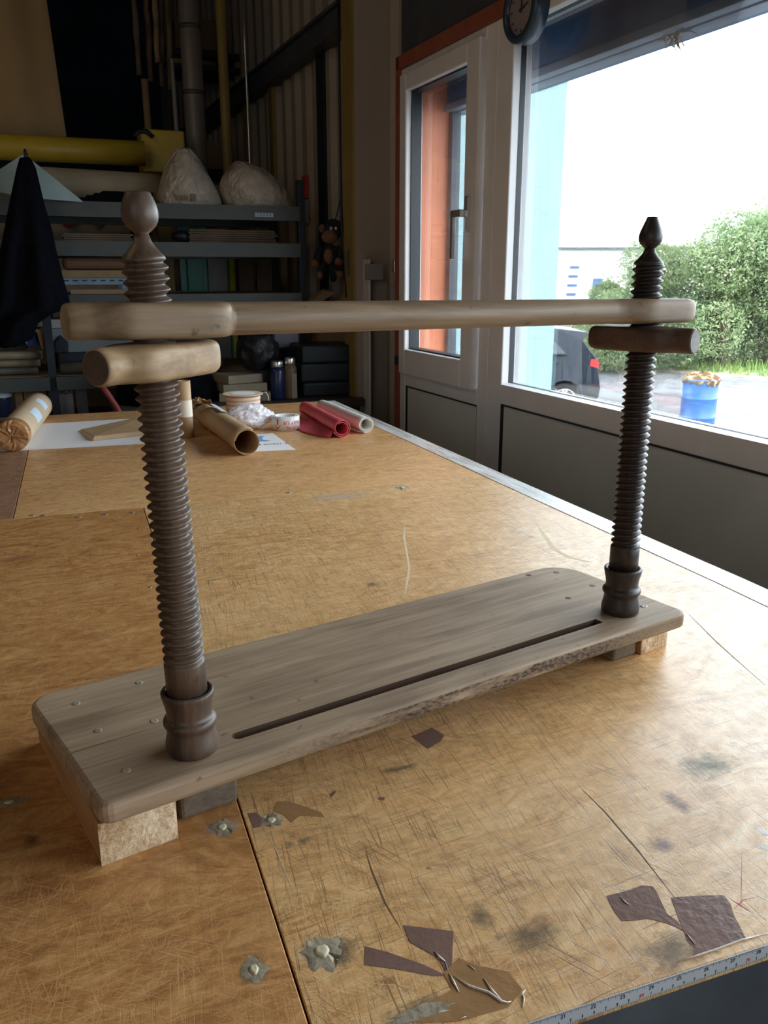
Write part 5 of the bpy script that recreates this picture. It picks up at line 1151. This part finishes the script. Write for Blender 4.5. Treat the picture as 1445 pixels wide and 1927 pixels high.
bm=bmesh.new(); tube(bm,[atY(190,724,3.72),atY(203,742,3.71),atY(218,765,3.70),atY(231,790,3.70),atY(236,860,3.70),V(atY(236,860,3.70).x,3.70,.01)],.013,8); single('red_strap','dull red strap hanging behind the left screw','strap',bm,plain('dull_red_strap',(.25,.04,.035),.7))
# dark cover, stool-like black object and dim side bench behind the work bench
zB2=atY(560,752,3.95).z
SB=thing('side_bench','dark low side bench behind the far end of the work bench','bench',(.55,4.1,0)); 
bm=bmesh.new(); xl,xr_=xY(212,752,3.95),xY(678,752,3.95); box(bm,((xl+xr_)/2,4.12,zB2-.02),(xr_-xl,.44,.04)); obj('bench_top',bm,plain('dark_stained_board',(.05,.04,.035),.6),SB)
for x in (xl+.04,xr_-.04):
    for y in (3.94,4.30): bm=bmesh.new(); box(bm,(x,y,(zB2-.04)/2),(.05,.05,zB2-.04)); obj('leg',bm,M['rack_dark'],SB)
def onbench(nm,label,cat,x0,x1,yt,Y,d,mat,group=None,bev=.004,zb=None): return onshelf(nm,label,cat,x0,x1,yt,zb or zB2,Y,d,mat,group,bev)
bm=bmesh.new(); rs=[]
for k,(xl,xr_,py) in enumerate([(262,330,668),(240,372,682),(226,392,705),(219,402,730),(216,406,752)]):
    a=atY(xl,py,4.12); b=atY(xr_,py,4.12); cx=(a.x+b.x)/2; hw=(b.x-a.x)/2; rs.append([V(cx+hw*math.cos(t_),4.12+(.08+.02*k)*math.sin(t_)*(1+.2*math.sin(4*t_+k)),max(a.z,zB2+.001) if k<4 else zB2+.001) for t_ in [2*math.pi*q_/30 for q_ in range(30)]])
rings(bm,rs); single('black_cover','black cloth heap behind the left screw and nut','cloth heap',bm,M['navy'])
M['paperdim']=plain('beige_papers',(.34,.29,.21),.7,var=.15)
for i in range(3):
    bm=bmesh.new(); box(bm,(xY(462-6*i,730,4.05),4.06+.02*i,zB2+.0205+.0405*i),(.24-.03*i,.18,.038),Matrix.Rotation(.25*i-.2,3,'Z')); single('paper_stack',['lowest beige paper stack beside the blue jar','middle beige paper stack beside the blue jar','uppermost beige paper stack under the black bag'][i],'paper stack',bm,M['paperdim'],'beige paper stacks on the side bench')
bm=bmesh.new(); bmesh.ops.create_icosphere(bm,subdivisions=4,radius=1.0)
c=atY(478,668,4.2); zb_=zB2+.13
for v in bm.verts: 
    d=v.co.normalized(); k=1+.18*noise.noise(d*2.2); v.co=V(d.x*.10*k,d.y*.09*k,d.z*.10*k)+V(c.x,4.1,zb_+.095); v.co.z=max(v.co.z,zb_+.002)
single('black_bag','black bag slumped on the beige papers','bag',bm,M['black'])
def jar(nm,label,px0,px1,yt,Y,mat,lidmat,labmat=None):
    a=atY(px0,yt+30,Y).x; b=atY(px1,yt+30,Y).x; r=(b-a)/2; x=(a+b)/2; zt=atY((px0+px1)/2,yt,Y).z; t_=thing(nm,label,'jar',(x,Y,zB2)); h=zt-zB2
    bm=bmesh.new(); lathe(bm,[(r*.95,.001),(r,.01),(r,h*.74),(r*.75,h*.84)],26,(x,Y,zB2)); bd=obj('jar_body',bm,mat,t_)
    bm=bmesh.new(); lathe(bm,[(r*.8,h*.84),(r*.82,h*.86),(r*.82,h*.98),(r*.76,h)],26,(x,Y,zB2)); obj('lid',bm,lidmat,t_)
    if labmat:
        bm=bmesh.new(); box(bm,(x+r*.35,Y-r*1.02,zB2+h*.33),(r*.8,.003,h*.6)); obj('paper_label',bm,labmat,bd)
    return t_
jar('storage_jar','dark blue jar with a metal lid on the side bench',508,536,679,4.0,plain('dark_blue_jar',(.015,.03,.10),.3),M['alu'])
jar('storage_jar','brown jar with a metal lid and paper label on the side bench',534,558,673,3.99,plain('brown_jar',(.19,.12,.08),.5),M['alu'],M['paperdim'])
zz=zB2
for i,(yt,w0,w1) in enumerate(((719,570,676),(684,566,674),(650,568,672))):
    o=onbench('black_case',['lowest black case stacked at the bench end','middle black case stacked at the bench end','topmost black case stacked at the bench end'][i],'case',w0,w1,yt,4.0,.26,plain('dark_teal_black_case',(.012,.02,.026),.5),'black cases on the side bench',.012,zz); zz=atY((w0+w1)/2,yt,4.0).z
t_=thing('computer_monitor','dim lilac grey screen half hidden behind the crossbar','monitor',(xY(540,640,4.25),4.25,zB2))
a=atY(512,602,4.25); b=atY(565,656,4.25); bm=bmesh.new(); box(bm,((a.x+b.x)/2,4.27,(a.z+b.z)/2),(b.x-a.x,.03,a.z-b.z)); obj('case',bm,M['black'],t_)
bm=bmesh.new(); box(bm,((a.x+b.x)/2,4.253,(a.z+b.z)/2),(b.x-a.x-.02,.003,a.z-b.z-.02)); obj('screen',bm,plain('dim_lilac_screen',(.20,.20,.28),.3),t_)
bm=bmesh.new(); box(bm,((a.x+b.x)/2,4.28,(b.z+zB2)/2),(.04,.02,b.z-zB2)); box(bm,((a.x+b.x)/2,4.28,zB2+.006),(.14,.08,.010)); obj('stand',bm,M['black'],t_)
# plush monkey hanging on the wall side
PM=atY(618,470,4.45); TM=thing('plush_monkey','dark plush monkey with tan face hanging beside the rack','soft toy',(PM.x,4.45,PM.z))
M['fur']=plain('dark_navy_fur',(.02,.024,.034),.95,var=.4,bump=.5,bscale=150); M['tan']=plain('tan_plush',(.25,.13,.08),.9,var=.1)
def ell(bm,px,py,Y,rx,ry,rz,n=3):
    c=atY(px,py,Y); r=bmesh.ops.create_icosphere(bm,subdivisions=n,radius=1.0)['verts']
    for v in r: v.co=V(v.co.x*rx,v.co.y*ry,v.co.z*rz)+c
def limb(bm,pts,rad): tube(bm,[atY(x,y,Y) for x,y,Y in pts],rad,12)
mm=.0029
bm=bmesh.new(); ell(bm,620,481,4.45,.050,.045,.062); ell(bm,625,437,4.47,.050,.045,.045); limb(bm,[(606,468,4.45),(598,480,4.43),(594,492,4.42)],[.022,.020,.018]); limb(bm,[(634,467,4.45),(641,478,4.43),(638,490,4.42)],[.022,.02,.018]); limb(bm,[(611,494,4.44),(607,506,4.42),(603,514,4.42)],[.020,.018,.016]); limb(bm,[(626,494,4.44),(624,508,4.42),(627,522,4.42)],[.020,.018,.016]); limb(bm,[(630,494,4.44),(637,505,4.42),(641,513,4.42)],[.018,.016,.014])
for dx,dy in ((-9,-12),(-3,-16),(3,-15),(9,-12)): ell(bm,627+dx,432+dy*.8,4.47,.018,.016,.022,2)
body=obj('body',bm,M['fur'],TM,smooth=True)
bm=bmesh.new(); ell(bm,620,446,4.43,.044,.03,.036); obj('muzzle',bm,M['tan'],TM,smooth=True)
bm=bmesh.new(); ell(bm,618,482,4.425,.026,.028,.040); obj('belly_patch',bm,M['tan'],TM,smooth=True)
for x,y in ((592,496),(637,492)): bm=bmesh.new(); ell(bm,x,y,4.42,.024,.02,.022); obj('hand',bm,M['tan'],TM,smooth=True)
for x,y in ((602,518),(640,517),(627,523)): bm=bmesh.new(); ell(bm,x,y,4.41,.018,.022,.022); obj('foot',bm,M['tan'] if x!=627 else M['fur'],TM,smooth=True)
for x in (606,640): bm=bmesh.new(); ell(bm,x,430,4.47,.018,.010,.022); obj('ear',bm,M['tan'],TM,smooth=True)
for x in (623,632): bm=bmesh.new(); ell(bm,x,430,4.43,.008,.006,.010,2); obj('eye',bm,M['paper'],TM,smooth=True)
bm=bmesh.new(); tube(bm,[atY(629,420,4.47),atY(636,395,4.52),atY(641,372,4.58)],.003,6); s_,z_=atW(641,372,0); tube(bm,[atY(641,372,4.58),wp(s_,z_,.08)],.004,6); obj('hanging_cord',bm,M['rack_dark'],TM)
# open carton under the monkey
t_=thing('open_carton','open brown carton with raised flaps below the plush monkey','box',(xY(618,560,4.5),4.5,0))
a=atY(590,572,4.35); b=atY(650,572,4.35); zq=atY(618,572,4.35).z
bm=bmesh.new(); box(bm,((a.x+b.x)/2+.02,4.49,zq-.12),(b.x-a.x-.02,.24,.24)); obj('carton_body',bm,M['card'],t_)
for pts in ([(580,571),(612,548),(632,550),(600,572)],[(632,572),(654,552),(656,556),(640,574)]):
    bm=bmesh.new(); prism(bm,[atY(x,y,4.36) for x,y in pts],V(0,.05,.01)); obj('flap',bm,M['card'],t_)
bm=bmesh.new(); box(bm,((a.x+b.x)/2,4.48,(zq-.24)/2),(b.x-a.x-.04,.2,zq-.24)); single('pedestal','dark pedestal holding the open carton','pedestal',bm,M['rack_dark'])
# grey cabinet in the corner with papers
t_=thing('corner_cabinet','tall grey cabinet in the corner left of the window','cabinet',(xY(720,700,3.95),3.95,0)); zk=atY(720,488,3.85).z
xl,xr_=xY(694,560,3.85),xY(746,560,3.85); M['cabg']=plain('warm_grey_cabinet',(.60,.585,.60),.6,var=.06)
xr_=min(xr_,1.325); bm=bmesh.new(); box(bm,((xl+xr_)/2,3.85+.07,zk/2),(xr_-xl,.14,zk)); obj('cabinet_body',bm,M['cabg'],t_,bevel=.004)
bm=bmesh.new(); qbox(bm,736,540,747,572,3.845,.004); obj('paper_note',bm,M['greys'],t_)
bm=bmesh.new(); qbox(bm,741,489,746,513,3.83,.02); obj('handle',bm,M['brass'],t_,bevel=.004)
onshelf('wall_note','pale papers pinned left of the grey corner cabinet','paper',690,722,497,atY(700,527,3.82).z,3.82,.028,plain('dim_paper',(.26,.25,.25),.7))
# fire notice, socket strip, cable
s0_,z0_=atW(569,332,.06); s1_,z1_=atW(578,372,.06); bm=bmesh.new(); wbox(bm,s1_,s0_,z1_,z0_,.055,.068); nt=single('fire_notice','red notice on the sheeted wall right of the rack post','sign',bm,M['redink'])
s1b,z1b=atW(578,420,.06); bm=bmesh.new(); wbox(bm,s1_,s0_,z1b,z1_-.01,.055,.068); obj('white_panel',bm,M['greys'],nt)
s0_,z0_=atW(655,470,-.09); s1_,z1_=atW(663,520,-.09); bm=bmesh.new(); wbox(bm,s1_,s0_,z1_,z0_,-.10,-.081); single('socket_strip','white socket strip on the yellow post','socket strip',bm,M['greys'])
def cable(pix,r,mat,nm,label,cat='cable'):
    bm=bmesh.new(); pts=[wp(*atW(x,y,-.10),-.10) for x,y in pix]; tube(bm,pts,r,8); return single(nm,label,cat,bm,mat)
cable([(637,0),(639,180),(641,330),(643,420),(648,480),(652,560)],.006,M['rack_dark'],'black_cable','black cable running down beside the yellow post')
bm=bmesh.new(); pts=[atY(x,y,5.3) for x,y in ((456,-60),(461,90),(466,200),(470,310))]; pts.append(V(pts[-1].x,5.3,1.2)); tube(bm,pts,.008,8); single('grey_conduit','thin pale conduit rising behind the right bag','conduit',bm,M['alu'])
bm=bmesh.new(); a,b=atY(357,0,5.48),atY(368,290,5.48); x_=(a.x+b.x)/2; r_=abs(atY(382,150,5.35).x-atY(342,150,5.35).x)/2; tube(bm,[V(x_,5.48,0.002),V(x_,5.48,CE-.002)],r_,28)
pp=single('grey_pipe','thick grey vertical pipe behind the taller bag','pipe',bm,plain('grey_galvanised_pipe',(.23,.21,.19),.45,metal=.2,var=.1))
for yy in (52,175): bm=bmesh.new(); z_=atY(360,yy,5.48).z; lathe(bm,[(r_*1.04,z_-.012),(r_*1.04,z_+.012)],28,(x_,5.48,0),cap0=True,cap1=True); obj('pipe_clamp',bm,M['rail'],pp)
bm=bmesh.new(); a=atY(424,150,5.4); tube(bm,[V(a.x,5.45,0.002),V(a.x,5.45,CE-.002)],abs(atY(434,150,5.4).x-atY(415,150,5.4).x)/2,20); single('yellow_pole','ochre yellow vertical pole right of the grey pipe','pole',bm,M['yellow_steel'])
# yellow crane beam with head box
zk0,zk1=atY(100,256,5.0).z,atY(100,305,5.0).z
CRN=thing('yellow_jib','mustard yellow beam with a boxy end above the rack','jib crane',(-1.5,5.0,0))
xl=-5.68; xr_=xY(272,285,5.0); bm=bmesh.new(); r=(zk0-zk1)/2; tube(bm,[V(xl+(xr_-xl)*k/10,4.92+.1*k/10,(zk0+zk1)/2) for k in range(11)],r,26); obj('beam',bm,M['yellow_crane'],CRN)
bm=bmesh.new(); qbox(bm,266,244,349,324,5.1,.22); hd=obj('head_box',bm,M['yellow_crane'],CRN,bevel=.01)
bm=bmesh.new(); c=atY(305,330,5.2); box(bm,(c.x,5.26,c.z/2),(.07,.07,c.z)); obj('post',bm,M['yellow_steel'],CRN)
bm=bmesh.new(); pts=[atY(x,y,5.08) for x,y in ((249,268),(252,254),(262,247),(276,247),(288,258))]; tube(bm,pts,.012,8); obj('hose',bm,M['black'],hd)
# canvas curtain
bm=bmesh.new(); n=40; Yq=5.25; top=CE-.002; tr_=atY(88,0,Yq); br_=atY(126,262,Yq); dz=(tr_.x-br_.x)/(tr_.z-br_.z); rows=[]
for j in range(14):
    z=br_.z-.05+(top-br_.z+.05)*j/13; xr0=br_.x+(z-br_.z)*dz; row=[]
    for i in range(n+1):
        x=xr0-1.6*i/n; row.append(bm.verts.new(V(x,Yq+.03*math.sin(i*.9)+.05*noise.noise(V(i*.18,j*.1,1)),z)))
    rows.append(row)
for j in range(13):
    for i in range(n): f=bm.faces.new((rows[j][i],rows[j][i+1],rows[j+1][i+1],rows[j+1][i])); f.smooth=True
o=single('canvas_curtain','large beige canvas sheet hanging at the top left','curtain',bm,M['curtain']); o.modifiers.new('t','SOLIDIFY').thickness=.004
# hanging ropes and rods
rg=random.Random(9)
for i,(xa_,xb_,y1_) in enumerate(((243,262,142),(270,285,150),(283,297,118),(300,308,160),(312,321,170))):
    bm=bmesh.new(); pts=[]; 
    for k in range(12):
        f=k/11; p=atY(xa_+(xb_-xa_)*f+4*noise.noise(V(f*5,i,1)),-150+(y1_+150)*f,5.5); pts.append(p)
    pts=[V(q.x,5.5+.06*(i%2),q.z) for q in pts]; pts=[V(pts[0].x,pts[0].y,CE-.002)]+pts; tube(bm,pts,[.012]+[.014+.012*abs(noise.noise(V(k*.8,i*3,2))) for k in range(12)],8)
    single('hanging_rope',['leftmost frayed brown rope in the dark gap','second brown rope from the left in the dark gap','thickest short brown rope in the dark gap','fourth dark brown rope in the dark gap','rope nearest the grey pipe on its left'][i],'rope',bm,plain('brown_rope_%d'%i,[(.14,.10,.07),(.17,.09,.06),(.28,.19,.12),(.12,.09,.06),(.13,.10,.05)][i],.9,var=.4,bump=.6,bscale=40),'ropes hanging in the dark gap')
for i,(px,y0,y1,mt) in enumerate(((282,150,246,'card'),(335,112,250,'greys'))):
    bm=bmesh.new(); a=atY(px,y1,5.45); tube(bm,[V(a.x,5.45,1.0),V(a.x-.01,5.45,atY(px,y0,5.45).z)],.012 if i else .02,8); bm2=bm; single('upright_rod',['brown wooden rod standing left of the yellow box','thin pale metal rod standing behind the yellow box'][i],'rod',bm2,M[mt]); 
# far shelving with brown cartons seen right of the pipe
def farbox(x0,y0,x1,y1,label,mat,Y=6.6,d=.4):
    a=atY(x0,y1,Y); bm=bmesh.new(); qbox(bm,x0,y0,x1,y1,Y,d); return single('brown_carton',label,'box',bm,mat)
FS=thing('far_shelving','dark far shelving behind the grey pipe and yellow pole','shelving',(xY(390,200,6.8),6.8,0))
xl,xr_=xY(305,200,6.8),xY(458,200,6.8)
for x in (xl,xr_): bm=bmesh.new(); box(bm,(x,6.8,1.9),(.05,.4,3.8)); obj('post',bm,M['rack_dark'],FS)
for yy in (96,118+4,320): z_=atY(390,yy,6.6).z; bm=bmesh.new(); box(bm,((xl+xr_)/2,6.8,z_-.02),(xr_-xl,.4,.035)); obj('shelf_board',bm,M['rack_dark'],FS)
farbox(330,34,408,92.5,'large dim brown carton high on the far shelving',plain('dim_ochre_card',(.20,.135,.07),.8)); farbox(384,268,420,318,'brown carton low on the far shelving',M['card'])
bm=bmesh.new(); zq=atY(390,121,6.6).z; r=(atY(390,99,6.6).z-zq)/2*.6; tube(bm,[V(xY(326,110,6.6),6.7,zq+r+.002),V(xY(410,110,6.6),6.7,zq+r+.002)],r,16); single('ochre_roll','ochre roll lying on the middle far shelf','roll',bm,M['curtain'])
